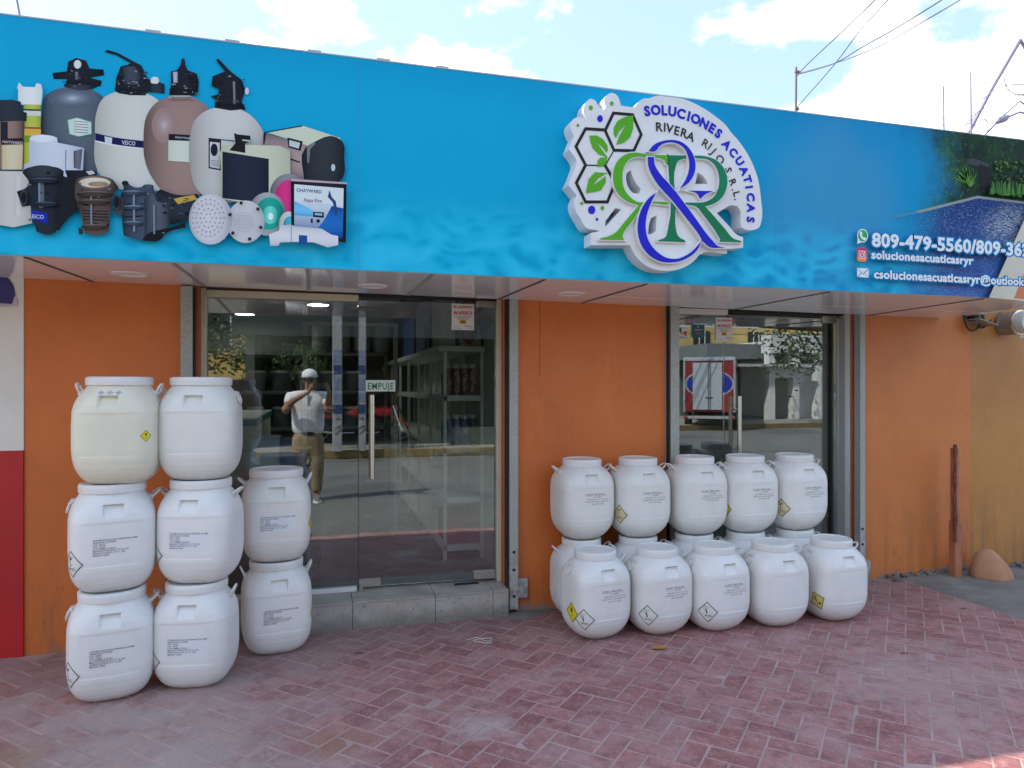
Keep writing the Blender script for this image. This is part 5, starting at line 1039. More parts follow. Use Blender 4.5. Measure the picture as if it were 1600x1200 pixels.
# post and clay mound by the right wall
M['post'] = mat('orange_painted_post', (.46, .18, .09), .6, (.34, .12, .06), 9, bump=.3, bscale=30); M['rust'] = mat('rusty_steel', (.10, .035, .02), .85, (.22, .07, .03), 24, bump=.6, bscale=60)
pb = Vector((onY(1503, 900, 4.44).x, 4.44, 0)); pt = thing('old_post', (pb.x, 4.49, 0), 'rusty orange painted post stub standing before the ochre wall', 'post')
px0 = pb.x; zt = CAMZ + (603-690)/F*ray(1503,690).y**0*(4.49/ray(1503,690).y)
part('shaft', G().box(px0-.030, px0+.042, 4.47, 4.54, .0, .46), 'post', pt, bevel=.008)
part('shaft', G().box(px0-.020, px0+.018, 4.475, 4.535, .461, zt-.05), 'post', pt, bevel=.006)
g = G()
random.seed(3)
P = [(px0-.036 + random.uniform(-.004,.004), 4.47, .30 + i*.06) for i in range(int((zt-.30)/.06)+1)]
g.tube(P, [random.uniform(.008,.019) for _ in P], 7)
part('rusted_bar', g, 'rust', pt, label='flaking rusted bar along the post')
M['clay'] = mat('terracotta_mound', (.52, .27, .15), .8, (.42, .20, .11), 6, bump=.6)
cb = onY(1545, 900, 4.42); g = G(); g.lathe([(.150, .0), (.148, .03), (.134, .09), (.112, .14), (.083, .19), (.05, .225), (.01, .24)], (cb.x+.02, 4.42, .0), 28)
g.v = [(x + .012*noise.noise(Vector((x*9, y*9, z*9))) - z*.16 + .03*max(0, math.sin(y*30+x*14))*(z<.2), y + .01*noise.noise(Vector((x*9+5, y*9, z*9))), z) for x, y, z in g.v]
solo('cement_mound', g, 'clay', 'rounded pinkish cement mound at the foot of the ochre wall', 'mound', smooth=True)
M['rock'] = mat('broken_concrete', (.22, .20, .17), .9, (.12, .11, .09), 12, bump=.8, bscale=40)
g = G()
for i in range(120):
    x_ = random.uniform(4.45, 6.4); y_ = 4.645 - random.random()**2 * .09; s_ = random.uniform(.008, .03)
    g.sphere((x_, y_, .02), s_, 6, (random.uniform(.8,1.6), random.uniform(.6,1), random.uniform(.5,1.1)))
struct('rubble', g, 'rock')['kind'] = 'stuff'
# string, leaf and twigs on the bricks
def gp(px, py): p = onZ(px, py, .004); return p
cable('string', [gp(x_, y_) for x_, y_ in ((730,1000),(745,996),(755,1000),(764,1002),(768,997),(752,998),(740,1001),(762,1005),(768,1003))], .0022, mat('white_string', (.6,.56,.5), .8), 'thin pale string lying loose on the bricks before the step', cat='string')
lp = gp(1030, 1013.5); g = G().add([(lp.x-.05,lp.y+.01,.006),(lp.x-.02,lp.y+.028,.012),(lp.x+.03,lp.y+.02,.014),(lp.x+.055,lp.y-.008,.006),(lp.x+.02,lp.y-.022,.010),(lp.x-.025,lp.y-.018,.012),(lp.x,lp.y,.007)], [(0,1,6),(1,2,6),(2,3,6),(3,4,6),(4,5,6),(5,0,6)])
solo('dry_leaf', g, mat('dry_leaf_brown', (.42,.18,.035), .6), 'dry orange leaf on the bricks in front of the third front drum', 'leaf')
for i, (a0, b0) in enumerate((((1098,1010),(1117,1024)),((1119,1026),(1147,1047)),((1151,1010),(1172,1023)))):
    pass
for (x_, y_, lab) in ((560,1021,'small dark twig on the bricks near the step'), (1412,1021,'small dark twig on the bricks at the right'), (1505,951,'dark dead leaf scrap near the concrete edge at the right')):
    p = gp(x_, y_); solo('twig', G().tube([(p.x-.02,p.y,.004),(p.x,p.y+.004,.007),(p.x+.025,p.y-.002,.004)], .003, 5), 'rust', lab, 'twig')

# ================================================================== ABOVE THE ROOF
M['pole'] = mat('weathered_pole', (.20, .15, .14), .8); M['dkwire'] = mat('overhead_wire', (.10, .10, .13), .6); M['mast'] = mat('service_mast', (.25, .23, .32), .5)
b = onY(1241, 172, 8.0); t = onY(1244, 105, 8.0)
rp = thing('roof_pole', (b.x, 8, 3.1), 'thin brown pole with wires rising behind the blue sign', 'pole')
part('shaft', G().cyl((b.x, 8, 3.1), (t.x, 8, t.z), .022, .014, 8), 'pole', rp); part('insulator', G().cyl((t.x-.02, 8, t.z-.06), (t.x+.05, 8, t.z-.06), .02, n=8).cyl((b.x+.02, 8, b.z+.02), (b.x+.06, 8, b.z+.02), .025, n=8), 'pole', rp)
WG = 'overhead wires running to the roof pole'
def far(pts, Ys): return [onY(x_, y_, Y_) for (x_, y_), Y_ in zip(pts, Ys)]
cable('overhead_wire', far([(1246,118),(1262,100),(1310,55),(1367,0),(1440,-75)], (8,7.5,6.3,5,3.8)), .007, 'dkwire', 'steepest wire rising right from the roof pole top', WG)
cable('overhead_wire', far([(1243,170),(1302,103),(1345,46),(1387,0),(1450,-80)], (8,7,6,5,3.8)), .006, 'dkwire', 'wire crossing behind the others from the pole foot upwards', WG)
cable('overhead_wire', far([(1247,116),(1280,107),(1310,96),(1350,72),(1400,44),(1471,0),(1560,-60)], (8,7.6,7.2,6.5,5.6,4.8,3.6)), .007, 'dkwire', 'upper of the two gently sagging wires from the roof pole', WG)
cable('overhead_wire', far([(1247,115),(1290,103),(1330,90),(1375,72),(1420,47),(1500,0),(1600,-60)], (8,7.5,7.0,6.3,5.5,4.6,3.4)), .0055, 'dkwire', 'lower of the two gently sagging wires from the roof pole', WG)
for x_, y0, lab in ((1474,135,'shorter thin steel rod standing up behind the sign'), (1516.5,113,'taller thin steel rod standing up behind the sign')):
    a_ = onY(x_, y0, 6.2); e_ = onY(x_+3, 215, 6.2); solo('rebar_rod', G().cyl((e_.x, 6.2, 3.1), a_, .011, n=6), 'mast', lab, 'steel rod', 'steel rods above the roof')
sm = thing('service_mast', (onY(1508,215,6.4).x, 6.4, 3.0), 'leaning purple grey electric service mast above the right end of the sign', 'mast')
part('pipe', G().tube([onY(1500,235,6.4), onY(1511,212,6.4), onY(1549,140,6.4), onY(1594,63,6.4), onY(1606,82,6.4)], .022, 10), 'mast', sm, smooth='auto')
part('thin_pipe', G().tube([onY(1506,205,6.5), onY(1530,172,6.5), onY(1558,128,6.5), onY(1592,60,6.5), onY(1612,88,6.5)], .006, 6), 'mast', sm)
CG = 'looping cables at the service mast'
for pts, r, lab in (([(1533,158),(1555,140),(1575,133),(1600,132),(1630,134)], .006, 'cable bowing right from the middle of the service mast'), ([(1569,112),(1570,128),(1576,140),(1588,148),(1600,149),(1625,150)], .006, 'cable hanging in a deep loop under the mast bend'),
    ([(1501,208),(1512,192),(1528,175),(1560,160),(1593,147),(1610,152)], .006, 'uppermost cable slanting to the kink at the right edge'), ([(1520,200),(1532,188),(1540,187),(1544,195),(1541,210)], .006, 'small arching cable just above the sign top'),
    ([(1515,205),(1535,195),(1550,180),(1572,172)], .004, 'short thin cable behind the arching cable'), ([(1487,190),(1495,184),(1510,183),(1520,188),(1508,195),(1492,194),(1487,190)], .003, 'faint coiled wire left of the service mast')):
    cable('looping_cable', [onY(x_, y_, 6.3) for x_, y_ in pts], r, 'mast', lab, CG)
g = G().tube([onY(1536,214,6.3), onY(1556,193,6.3), onY(1561,190,6.3)], .012, 8).tube([onY(1557,192,6.3), onY(1562,188,6.3), onY(1570,185,6.3), onY(1576,182,6.3)], [.02,.04,.04,.02], 10).tube([onY(1575,183,6.3), onY(1594,175,6.3), onY(1612,181,6.3)], .012, 8)
solo('cable_splice', g, 'mast', 'thick drip cable with bulging splice at the right edge of the sky', 'cable')
g = G().tube([onY(1565,183,6.35), onY(1594,158,6.35), onY(1612,172,6.35)], .010, 8); solo('cable_splice', g, 'mast', 'kinked cable between the splice cable and the uppermost cable', 'cable')
cable('overhead_wire', far([(25,-8),(28,8),(31,26),(34,60)], (4.4,4.5,4.6,4.8)), .006, 'mast', 'single thin wire crossing the sky at the upper left corner', 'wire at the upper left')

# ================================================================== ACROSS THE STREET (seen mirrored in the glass)
def tree(x, y, z0, h, cr, label, n=2600, seed=1, m='leaf', flat_=.8, trunk=.09):
    rnd = random.Random(seed); t = thing('tree', (x, y, z0), label, 'tree')
    tg = G(); tips = []
    tg.tube([(x, y, z0), (x+.05, y, z0+h*.3), (x-.03, y+.05, z0+h*.55)], [trunk, trunk*.75, trunk*.55], 10)
    for i in range(9):
        a_ = i*2.4 + rnd.uniform(-.3,.3); L = cr*rnd.uniform(.55,.95); zz = z0+h*rnd.uniform(.4,.6); e = Vector((x+math.cos(a_)*L, y+math.sin(a_)*L, zz + h*rnd.uniform(.1,.38)))
        tg.tube([(x, y, zz), ((x+e.x)/2, (y+e.y)/2, (zz+e.z)/2+.12*L), e], [trunk*.4, trunk*.25, trunk*.1], 6); tips.append(e)
    part('trunk', tg, 'bark', t, smooth=True)
    c = G()
    for i in range(n):
        tip = tips[rnd.randrange(len(tips))]; d = Vector((rnd.gauss(0,1), rnd.gauss(0,1), rnd.gauss(0,flat_))) * cr * .26; p = tip + d
        u_ = Vector((rnd.gauss(0,1), rnd.gauss(0,1), rnd.gauss(0,.6))).normalized(); w_ = u_.orthogonal().normalized(); s_ = rnd.uniform(.05,.10) * (cr/1.6)**.5
        c.add([p-u_*s_, p+w_*s_*.45, p+u_*s_, p-w_*s_*.45], [(0,1,2,3)])
    part('crown', c, m, t, fixn=False)
M['bark'] = mat('bark', (.12, .085, .06), .9, (.07, .05, .04), 12); M['leaf'] = mat('green_leaves', (.045, .10, .02), .5, (.09, .15, .03), .9); M['leaf_dark'] = mat('dark_green_leaves', (.02, .05, .015), .5, (.05, .09, .02), .9)
# kerb and raised sidewalk opposite, then the shaded open porch
M['kerb_yellow'] = mat('worn_yellow_kerb', (.26, .17, .045), .8, (.12, .10, .075), 5); M['walk'] = mat('old_sidewalk', (.34, .31, .27), .85, (.26, .24, .21), 2)
YK = 2*4.825 - onZ(560, 716, -.035).y
struct('far_kerb', G().box(-14, 6.5, YK-.16, YK, -.03, .14), 'kerb_yellow', bevel=.01); struct('far_sidewalk', G().box(-14, 6.5, YK-14, YK-.161, -.03, .135), 'walk')
p1 = (6.5, YK); 
for nm, off0, off1, z_, m_ in (('far_kerb', 0, .18, .14, 'kerb_yellow'), ('far_sidewalk', .181, 9, .135, 'walk')):
    line = [(6.5, -10.5), (11, -12.6), (17, -13.0), (40, -13.4)]
    g = G()
    for (xa, ya), (xb, yb) in zip(line[:-1], line[1:]): g.add([(xa, ya-off1, -.03), (xb, yb-off1, -.03), (xb, yb-off0, -.03), (xa, ya-off0, -.03), (xa, ya-off1, z_), (xb, yb-off1, z_), (xb, yb-off0, z_), (xa, ya-off0, z_)], [(0,3,2,1),(4,5,6,7),(0,1,5,4),(1,2,6,5),(2,3,7,6),(3,0,4,7)])
    struct(nm, g, m_)
M['porch_wall'] = mat('dark_olive_wall', (.10, .105, .085), .8, (.07, .075, .065), 1.5); M['slab'] = mat('grey_slab', (.13, .13, .11), .8); M['ybuild'] = mat('yellow_building_paint', (.62, .42, .12), .7, (.54, .36, .10), 1); M['dark'] = mat('dark_opening', (.02, .022, .025), .4)
pz_ = thing('porch_building', (-1, -11.5, 0), 'low building with a deep shaded porch opposite the shop', 'building')
part('wall', G().box(-1.3, 5.6, -13.5, -13.2, .14, 2.85), 'porch_wall', pz_); part('wall', G().box(-1.5, -1.3, -13.5, -7.3, .14, 2.85), 'porch_wall', pz_); part('wall', G().box(5.6, 5.8, -13.5, -6.9, .14, 2.85), 'porch_wall', pz_)
part('roof', G().box(-1.7, 6.0, -13.6, -6.6, 2.85, 3.05), 'slab', pz_); part('fascia', G().box(-1.7, 6.0, -6.598, -6.5, 2.65, 3.15), mat('fascia_shade_green', (.028, .036, .032), .7), pz_)  # fascia colour darkened in place of shade, so it looks out of the sun
for x_ in (-.6, 1.6, 3.6): part('door', G().box(x_, x_+.9, -13.2, -13.17, .14, 2.1), 'dark', pz_)
part('low_wall', G().box(2.6, 5.5, -7.2, -7.05, .14, .55), 'porch_wall', pz_)
yb = thing('yellow_building', (-14, -20, 0), 'sunlit yellow two storey building far behind the street tree', 'building')
part('wall', G().box(-22, -1.8, -24, -16.5, 0, 5.2), 'ybuild', yb)
for x_ in (-19, -16, -13, -10, -7, -4):
    w_ = part('window', G().box(x_, x_+1.2, -16.5, -16.46, 2.9, 4.1), 'dark', yb); part('window_frame', G().box(x_-.06, x_, -16.5, -16.42, 2.84, 4.16).box(x_+1.2, x_+1.26, -16.5, -16.42, 2.84, 4.16), 'white_frame', w_)
tree(-3.0, -10.2, .13, 4.0, 1.7, 'dark leafy street tree before the yellow building', 3200, 2, 'leaf_dark'); tree(-.25, -6.2, .135, 2.75, .42, 'young green sapling before the dark porch', 900, 12, 'leaf', trunk=.03); tree(1.2, -15.0, 0, 4.6, 1.5, 'green tree rising behind the porch roof', 2200, 5, 'leaf'); tree(mirY(1300, 560, -12.0).x, -12.0, -.03, 4.8, 2.6, 'spreading street tree with thin branches by the white house', 2600, 9, 'leaf_dark', trunk=.14)
for i, (za, zb_) in enumerate(((4.2, 5.2), (4.6, 5.0), (5.0, 5.9), (3.9, 4.3))):
    cable('street_wire', [Vector((-16, -9.6, za)), Vector((2, -10.4, za-.5)), Vector((16, -12.2, (za+zb_)/2-.7)), Vector((36, -14.5, zb_))], .014, 'dkwire', ('lowest', 'second', 'highest', 'thin sagging')[i] + ' utility wire strung along the far side of the street', 'wires along the far side of the street')
# concrete utility pole with torn posters
M['upole'] = mat('concrete_pole', (.36, .35, .36), .8, (.27, .26, .27), 5); M['poster'] = mat('blue_poster', (.10, .16, .30), .6, (.26, .28, .34), 22); M['poster2'] = mat('dark_blue_poster', (.02, .05, .14), .6)
up = mirY(527, 600, -6.0).x; u_ = thing('utility_pole', (up, -6.0, .135), 'square concrete utility pole with blue posters across the street', 'pole')
part('shaft', G().box(up-.10, up+.10, -6.1, -5.9, .135, 8.5), 'upole', u_, bevel=.012)
for z_, h_, m_ in ((2.05,.28,'poster'),(1.80,.2,'poster2'),(1.45,.3,'poster'),(1.2,.2,'poster'),(.95,.2,'poster2')): part('poster', G().box(up-.085, up+.085, -5.899, -5.896, z_, z_+h_), m_, u_)
g = G()
for (x0_, z0_), (x1_, z1_) in (((-.04,.84),(.05,.84)),((-.06,.62),(.05,.70)),((.05,.70),(.06,.60)),((.06,.60),(-.05,.50))): g.tube([(up+x0_, -5.895, z0_), (up+x1_, -5.895, z1_)], .007, 5)
part('painted_mark', g, 'black', u_)
# red motorcycle on the far sidewalk
M['moto_red'] = mat('motorcycle_red', (.60, .02, .02), .3, coat=.5); M['rubber'] = mat('tyre_rubber', (.02, .02, .02), .8); M['chrome'] = mat('chrome', (.6, .6, .6), .15, metal=1)
mx0 = mirY(500, 660, -8.4).x; mx1 = mirY(588, 660, -8.4).x; zb = .135; ym = -8.4
mo = thing('motorcycle', ((mx0+mx1)/2, ym, zb), 'parked red and black motorcycle across the street', 'motorcycle')
for xc in (mx0, mx1):
    w_ = part('wheel', G().lathe([(.05,-.02),(.05,.02)], (xc, ym, zb+.29), 14, '-Y'), 'chrome', mo)
    part('tyre', G().tube([(xc+.25*math.cos(a_*.2618), ym, zb+.29+.25*math.sin(a_*.2618)) for a_ in range(24)], .042, 8, closed=True), 'rubber', w_, smooth=True)
    g = G().tube([(xc+.205*math.cos(a_*.2618), ym, zb+.29+.205*math.sin(a_*.2618)) for a_ in range(24)], .013, 6, closed=True)
    for a_ in range(6): g.tube([(xc, ym, zb+.29), (xc+.2*math.cos(a_*1.047), ym, zb+.29+.2*math.sin(a_*1.047))], .013, 6)
    part('rim', g, 'chrome', w_, smooth=True)
L_ = mx1 - mx0; X_ = lambda t_: mx0 + t_*L_
part('frame', G().tube([(X_(0),ym,zb+.29),(X_(.35),ym,zb+.40),(X_(.62),ym,zb+.36),(X_(.82),ym,zb+.78)], .022, 8).tube([(X_(.05),ym,zb+.72),(X_(.4),ym,zb+.68),(X_(.8),ym,zb+.74)], .022, 8), 'black', mo)
part('fork', G().tube([(X_(1),ym-.07,zb+.29),(X_(.84),ym-.06,zb+.92)], .02, 8).tube([(X_(1),ym+.07,zb+.29),(X_(.84),ym+.06,zb+.92)], .02, 8), 'chrome', mo)
part('handlebar', G().tube([(X_(.76),ym-.33,zb+1.02),(X_(.83),ym-.15,zb+.97),(X_(.83),ym+.15,zb+.97),(X_(.76),ym+.33,zb+1.02)], .014, 8), 'black', mo)
def blob(pts, ry, m, name):
    g = G(); n_ = len(pts); rings = [(-1,.55),(-.6,.95),(0,1),(.6,.95),(1,.55)]; c_ = (sum(p[0] for p in pts)/n_, sum(p[1] for p in pts)/n_); vs_ = []
    for yy, s_ in rings: vs_ += [(c_[0]+(p[0]-c_[0])*s_, ym+yy*ry, c_[1]+(p[1]-c_[1])*s_) for p in pts]
    g.add(vs_, [(k_*n_+i,k_*n_+(i+1)%n_,(k_+1)*n_+(i+1)%n_,(k_+1)*n_+i) for k_ in range(4) for i in range(n_)] + [tuple(reversed(range(n_))), tuple(range(4*n_,5*n_))]); part(name, g, m, mo, smooth='auto')
blob([(X_(.45),zb+.72),(X_(.52),zb+.88),(X_(.70),zb+.92),(X_(.84),zb+.86),(X_(.80),zb+.66),(X_(.6),zb+.64)], .13, 'moto_red', 'fuel_tank'); blob([(X_(-.02),zb+.80),(X_(.2),zb+.85),(X_(.48),zb+.80),(X_(.48),zb+.70),(X_(.1),zb+.72)], .13, 'black', 'seat'); blob([(X_(-.1),zb+.76),(X_(.3),zb+.70),(X_(.34),zb+.58),(X_(.1),zb+.60)], .11, 'moto_red', 'side_panel')
blob([(X_(.38),zb+.25),(X_(.36),zb+.50),(X_(.56),zb+.58),(X_(.66),zb+.42),(X_(.6),zb+.22)], .12, 'black', 'engine'); blob([(X_(.82),zb+.66),(X_(1.0),zb+.60),(X_(1.17),zb+.40),(X_(1.1),zb+.38),(X_(.96),zb+.54),(X_(.82),zb+.60)], .07, 'moto_red', 'mudguard'); blob([(X_(.84),zb+.86),(X_(.92),zb+.94),(X_(.95),zb+.80),(X_(.88),zb+.76)], .08, 'chrome', 'headlight')
part('exhaust', G().tube([(X_(.6),ym+.13,zb+.25),(X_(.3),ym+.15,zb+.24),(X_(-.08),ym+.15,zb+.32)], [.02,.03,.042], 8), 'chrome', mo)
# delivery truck with a red rear panel
M['truck_red'] = mat('truck_red_panel', (.30, .022, .03), .4, (.24, .018, .025), 2); M['truck_grey'] = mat('truck_grey_door', (.42, .45, .49), .4); M['truck_blue'] = mat('truck_blue_oval', (.015, .03, .30), .4); M['truck_wht'] = mat('truck_white', (.42, .42, .43), .5, (.28, .28, .29), 4)
tp = mirY(1108, 600, -12.4); tk = thing('delivery_truck', (tp.x, tp.y, -.035), 'box truck with a red rear wall, grey doors and blue oval, parked down the street', 'truck', rotz=R(34))
TL = dict(local=True); Wd, Hh, Z0 = .86, 1.80, .66
part('cargo_box', G().box(-Wd, Wd, -4.6, 0, Z0, Z0+Hh), 'truck_red', tk, bevel=.02, **TL)
part('roof_edge', G().box(-Wd-.03, Wd+.03, -4.6, .03, Z0+Hh+.002, Z0+Hh+.14), 'truck_grey', tk, bevel=.02, **TL); part('corner_post', G().box(-Wd-.03, -Wd+.04, .002, .035, Z0, Z0+Hh).box(Wd-.04, Wd+.03, .002, .035, Z0, Z0+Hh), 'truck_wht', tk, **TL)
oval = lambda a_, b_, y_, cx=0: [(cx+a_*math.cos(i*.196), y_, Z0+1.0+b_*math.sin(i*.196)) for i in range(32)]
for a_, b_, y_, m_ in ((.84,.50,.004,'truck_wht'),(.78,.45,.006,'truck_blue')): part('oval_emblem', G().add(oval(a_, b_, y_), [tuple(reversed(range(32)))]), m_, tk, fixn=False, **TL)
dr = part('rear_door', G().box(-.56, -.0, .008, .05, Z0+.08, Z0+1.74).box(.004, .44, .008, .05, Z0+.08, Z0+1.74), 'truck_grey', tk, bevel=.01, **TL)
part('door_bar', G().cyl((-.03,.07,Z0+.05),(-.03,.07,Z0+1.9),.014,n=8).cyl((.04,.07,Z0+.05),(.04,.07,Z0+1.9),.014,n=8).box(-.12,.12,.052,.075,Z0+.5,Z0+.54), 'chrome', dr, **TL)
part('bumper', G().box(-Wd, Wd, -.12, .06, .42, .52), 'truck_wht', tk, bevel=.01, **TL); part('cab', G().box(-.9, .9, -6.4, -4.75, .5, 2.2), 'truck_wht', tk, bevel=.12, seg=3, **TL); part('windscreen', G().box(-.8, .8, -6.43, -6.39, 1.35, 2.0), 'dark', tk, **TL); part('chassis', G().box(-.45, .45, -6.2, -.1, .38, .58), 'black', tk, **TL)
for x_ in (-.8, .8):
    for y_ in (-1.2, -5.5):
        w_ = part('wheel', G().lathe([(.40,-.11),(.43,-.08),(.43,.08),(.40,.11)], (x_, y_, .43), 24, 'X'), 'rubber', tk, **TL); part('rim', G().lathe([(.22,-.115),(.22,.115)], (x_, y_, .43), 16, 'X'), 'chrome', w_, **TL)
    part('tail_light', G().box(x_-.08, x_+.08, .061, .075, .44, .50), 'sign_red', tk, **TL)
# houses at the end of the street
M['house_y'] = mat('yellow_house_paint', (.60, .45, .17), .75, (.52, .38, .14), 1.2); M['house_g'] = mat('lime_house_paint', (.36, .56, .14), .75); M['house_w'] = mat('white_house_paint', (.72, .72, .70), .7, (.62, .62, .60), 1.5); M['grey_fascia'] = mat('grey_fascia_paint', (.16, .17, .18), .7); M['tin'] = mat('tin_awning', (.55, .56, .56), .5)
hy = thing('yellow_house', (24, -23, 0), 'long yellow house with a grey porch roof at the end of the street', 'house')
part('wall', G().box(16.2, 32, -26, -20.5, 0, 4.4), 'house_y', hy); part('lower_wall', G().box(16.3, 30, -20.49, -20.2, 0, 2.9), 'grey_fascia', hy); part('porch_roof', G().box(16.0, 27.5, -20.4, -16.8, 2.72, 3.35), 'grey_fascia', hy)
for x_ in (16.4, 19.2, 22, 24.8): part('porch_column', G().box(x_, x_+.25, -17.2, -16.95, .13, 2.718), 'house_w', hy)
for x_ in (17.5, 20.5, 23.5, 26.5, 29.2): w_ = part('window', G().box(x_, x_+.9, -20.5, -20.47, 3.5, 4.2), 'dark', hy); part('grille', G().box(x_+.28, x_+.32, -20.47, -20.44, 3.5, 4.2).box(x_+.58, x_+.62, -20.47, -20.44, 3.5, 4.2), 'house_w', w_)
hg = thing('green_house', (15, -23, 0), 'narrow lime green house beside the yellow house', 'house')
part('wall', G().box(13.2, 16.18, -26, -20.4, 0, 4.2), 'house_g', hg); part('window', G().box(13.6, 14.5, -20.4, -20.37, 2.7, 3.8), 'dark', hg)
hw = thing('white_house', (24, -15, 0), 'white house with columns and an ornamental iron gate down the street', 'house')
hwx = mirY(1240, 600, -16.0).x
part('wall', G().box(hwx+.2, hwx+8, -22, -16.6, .13, 3.6), 'house_w', hw); part('awning', G().box(hwx-4.2, hwx+.6, -16.9, -15.6, 2.35, 2.46), 'tin', hw); part('parapet', G().box(hwx-1.2, hwx+8, -16.58, -15.9, 2.95, 3.75), 'house_w', hw); part('beam', G().box(hwx-1.3, hwx+.6, -16.5, -16.0, 1.9, 2.34), 'house_w', hw)
for x_ in (hwx-1.25, hwx-.05, hwx+1.15, hwx+3.7): part('column', G().box(x_, x_+.30, -16.3, -15.95, .13, 2.94), 'house_w', hw)
gt = part('gate', G().box(hwx+1.5, hwx+3.65, -16.10, -16.07, .2, .25).box(hwx+1.5, hwx+3.65, -16.10, -16.07, 2.3, 2.35), 'black', hw)
for i in range(14): part('gate_bar', G().box(hwx+1.52+i*.16, hwx+1.54+i*.16, -16.09, -16.07, .25, 2.3), 'black', gt)
g = G()
for i in range(7):
    for z_ in (.6, 1.15, 1.7): g.tube([(hwx+1.66+i*.32+.12*math.cos(a_*.785), -16.06, z_+.2*math.sin(a_*.785)) for a_ in range(8)], .012, 5, closed=True)
part('gate_scrolls', g, 'house_w', gt)
for x_ in (hwx+4.6, hwx+6.4): part('window', G().box(x_, x_+1, -16.6, -16.57, 1.2, 2.2), 'dark', hw)

# ------------------------------------------------------------------ the photographer, mirrored in the door
M['skin'] = mat('brown_skin', (.30, .14, .08), .5); M['shirt'] = mat('white_polo', (.78, .78, .80), .7, bump=.4, bscale=9); M['shorts'] = mat('khaki_cloth', (.30, .215, .115), .8, bump=.3, bscale=14); M['cap'] = mat('white_cap_cloth', (.78, .79, .80), .7); M['brim'] = mat('dark_cap_brim', (.04, .045, .06), .7); M['shoe'] = mat('grey_trainer', (.16, .17, .17), .7); M['hair'] = mat('black_hair', (.015, .012, .01), .6)
per = thing('person', (-.06, -.46, -.035), 'person in white polo, khaki trousers and white cap holding up a phone', 'person')
def skin(name, verts, edges, radii, root, m, sub=2):
    me = bpy.data.meshes.new(name); me.from_pydata([tuple(v) for v in verts], edges, []); me.materials.append(M[m]); o = part(name, me, None, per)
    sk = o.modifiers.new('skin', 'SKIN'); sk.use_smooth_shade = True
    for i, r_ in enumerate(radii):
        d = me.skin_vertices[0].data[i]; d.radius = r_ if isinstance(r_, tuple) else (r_, r_); d.use_root = i == root
    ss = o.modifiers.new('sub', 'SUBSURF'); ss.levels = sub; ss.render_levels = sub; return o
ZG = -.035; V = []; E = []; Rr = []
def add(p, r_, par=None):
    V.append(p); Rr.append(r_)
    if par is not None: E.append((par, len(V)-1))
    return len(V)-1
pel = add((-.08,-.46,.92), (.155,.11)); sp1 = add((-.08,-.46,1.08), (.150,.115), pel); ch = add((-.08,-.45,1.28), (.165,.11), sp1); nk = add((-.07,-.43,1.44), .06, ch); n2_ = add((-.065,-.40,1.50), .055, nk)
hd = add((-.06,-.37,1.565), (.070,.082), n2_); h2 = add((-.06,-.365,1.63), (.076,.092), hd); h3 = add((-.06,-.375,1.70), (.062,.078), h2)
nose = add((-.06,-.262,1.60), .012, h2)
for sx, hx in ((-1, -.015), (1, .145)):
    sh_ = add((-.08+sx*.20,-.44,1.39), .070, ch); el = add((-.08+sx*.30,-.25,1.20), .056, sh_); fo = add((-.08+sx*.21 if sx<0 else .185,-.15,1.34), .048, el)
    wr = add((hx + sx*.045,-.075,1.475), .025, fo); pm = add((hx + sx*.035,-.055,1.525), (.020,.034), wr)
    for k_, (dz, ln) in enumerate(((.030,.060),(.012,.066),(-.006,.062),(-.022,.050))):
        f1_ = add((hx + sx*.028,-.052,1.545+dz*1.0), .0088, pm); f2_ = add((hx + sx*.004,-.030,1.552+dz), .0082, f1_); add((hx - sx*(ln-.045),-.034,1.553+dz), .0075, f2_)
    t1 = add((hx + sx*.020,-.075,1.52), .0105, pm); add((hx - sx*.015,-.062,1.527), .009, t1)
for sx in (-1, 1):
    hp = add((-.08+sx*.10,-.46,.86), .095, pel); kn = add((-.08+sx*.115,-.43,.47), .056, hp); cf = add((-.08+sx*.115,-.47,.32), .056, kn); ak = add((-.08+sx*.11,-.48,.06), .036, cf); ft = add((-.08+sx*.125,-.40,.01), (.04,.028), ak); add((-.08+sx*.135,-.30,.0), (.04,.02), ft)
skin('body', V, E, Rr, pel, 'skin')
skin('polo_shirt', [(-.08,-.46,.83),(-.08,-.46,1.05),(-.08,-.45,1.25),(-.075,-.435,1.40),(-.07,-.425,1.46),(-.30,-.43,1.385),(-.345,-.34,1.28),(.14,-.43,1.385),(.19,-.33,1.27)], [(0,1),(1,2),(2,3),(3,4),(3,5),(5,6),(3,7),(7,8)], [(.235,.175),(.235,.175),(.245,.165),(.165,.12),(.080,.08),.105,.090,.105,.090], 0, 'shirt')
skin('trousers', [(-.08,-.46,.97),(-.08,-.46,.84),(-.185,-.455,.68),(-.200,-.44,.46),(-.195,-.47,.26),(-.19,-.475,.07),(.025,-.455,.68),(.04,-.44,.46),(.035,-.47,.26),(.03,-.475,.07)], [(0,1),(1,2),(2,3),(3,4),(4,5),(1,6),(6,7),(7,8),(8,9)], [(.225,.165),(.220,.160),.130,.105,.090,.080,.130,.105,.090,.080], 0, 'shorts')
part('collar', G().lathe([(.088,-.012),(.094,.0),(.078,.035)], (-.07,-.42,1.455), 20), 'shirt', per, smooth=True); part('placket', G().box(-.088,-.062,-.305,-.296,1.28,1.44), 'truck_wht', per)
part('belt', G().lathe([(.150,-.02),(.152,.02)], (-.08,-.46,.90), 24), 'hair', per)
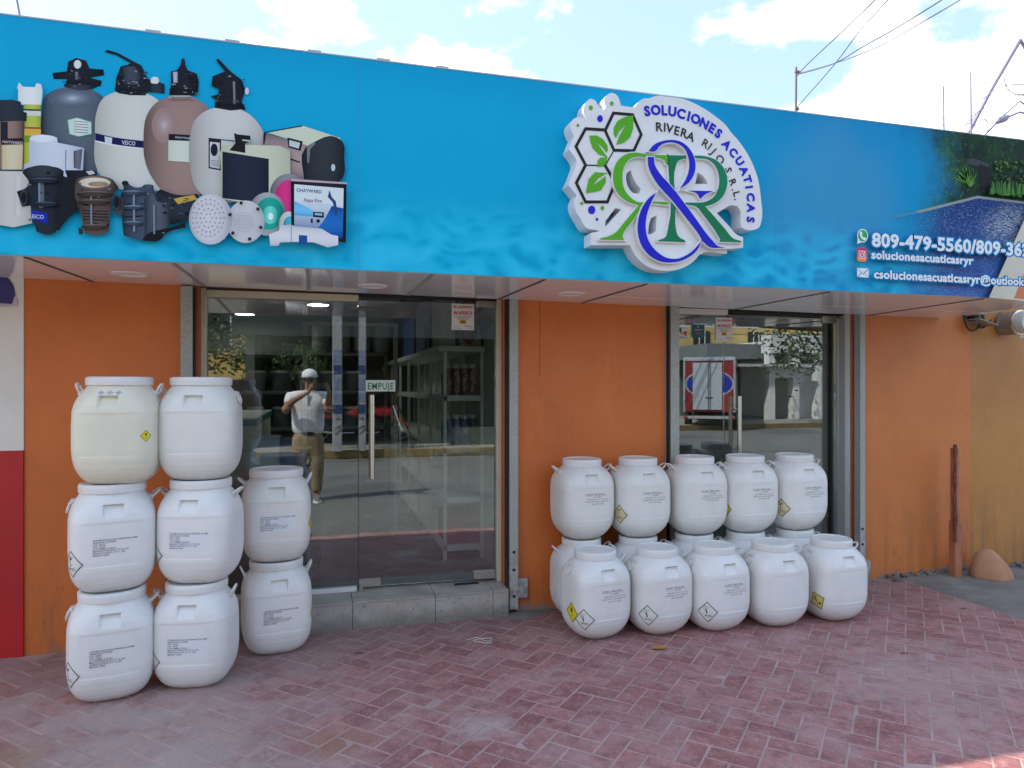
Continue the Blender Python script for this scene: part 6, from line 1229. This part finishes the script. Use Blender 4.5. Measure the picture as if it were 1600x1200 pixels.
part('cap', G().lathe([(.104,.0),(.106,.02),(.100,.06),(.080,.095),(.045,.117),(.01,.123)], (-.06,-.37,1.662), 24), 'cap', per, smooth=True)
part('cap_brim', G().add([(-.06+.10*math.cos(a_), -.37+.09*math.sin(a_)+(.09*math.sin(a_)), 1.665-.012*math.sin(a_)+dz) for dz in (0,.006) for a_ in [math.pi*i/12 for i in range(13)]], [tuple(reversed(range(13))), tuple(range(13,26))] + [(i,i+1,14+i,13+i) for i in range(12)]), 'brim', per)
part('hair', G().lathe([(.088,-.045),(.096,0)], (-.06,-.385,1.66), 20), 'hair', per, smooth=True)
for sx in (-1, 1):
    part('ear', G().sphere((-.06+sx*.082,-.37,1.60), .022, 8, (.4,.8,1.2)), 'skin', per, smooth=True); part('eye', G().sphere((-.06+sx*.03,-.285,1.618), .011, 8), 'hair', per, smooth=True)
    part('shoe', G().add([(-.08+sx*.125+x_, y_, z_) for x_, y_, z_ in ((-.045,-.53,ZG),(.045,-.53,ZG),(.055,-.36,ZG),(.045,-.24,ZG),(0,-.21,ZG),(-.045,-.24,ZG),(-.055,-.36,ZG),(-.038,-.52,.07),(.038,-.52,.07),(.04,-.40,.045),(.032,-.27,.02),(0,-.235,.015),(-.032,-.27,.02),(-.04,-.40,.045))], [(6,5,4,3,2,1,0),(7,8,9,10,11,12,13),(0,1,8,7),(1,2,9,8),(2,3,10,9),(3,4,11,10),(4,5,12,11),(5,6,13,12),(6,0,7,13)]), 'shoe', per, bevel=.012, seg=2)
    part('shoe_sole', G().add([(-.08+sx*.125+x_*1.1, y_, z_) for z_ in (ZG-.001, ZG+.022) for x_, y_ in ((-.045,-.54),(.045,-.54),(.055,-.36),(.045,-.235),(0,-.20),(-.045,-.235),(-.055,-.36))], [(6,5,4,3,2,1,0),(7,8,9,10,11,12,13)] + [(i,(i+1)%7,7+(i+1)%7,7+i) for i in range(7)]), 'cap', per)
part('mouth', G().box(-.085,-.035,-.291,-.288,1.548,1.553), 'brim', per)
ph = solo('phone', G().box(-.012, .148, -.030, -.021, 1.515, 1.588), 'black', 'dark phone held sideways in both hands of the photographer', 'phone', bevel=.003)
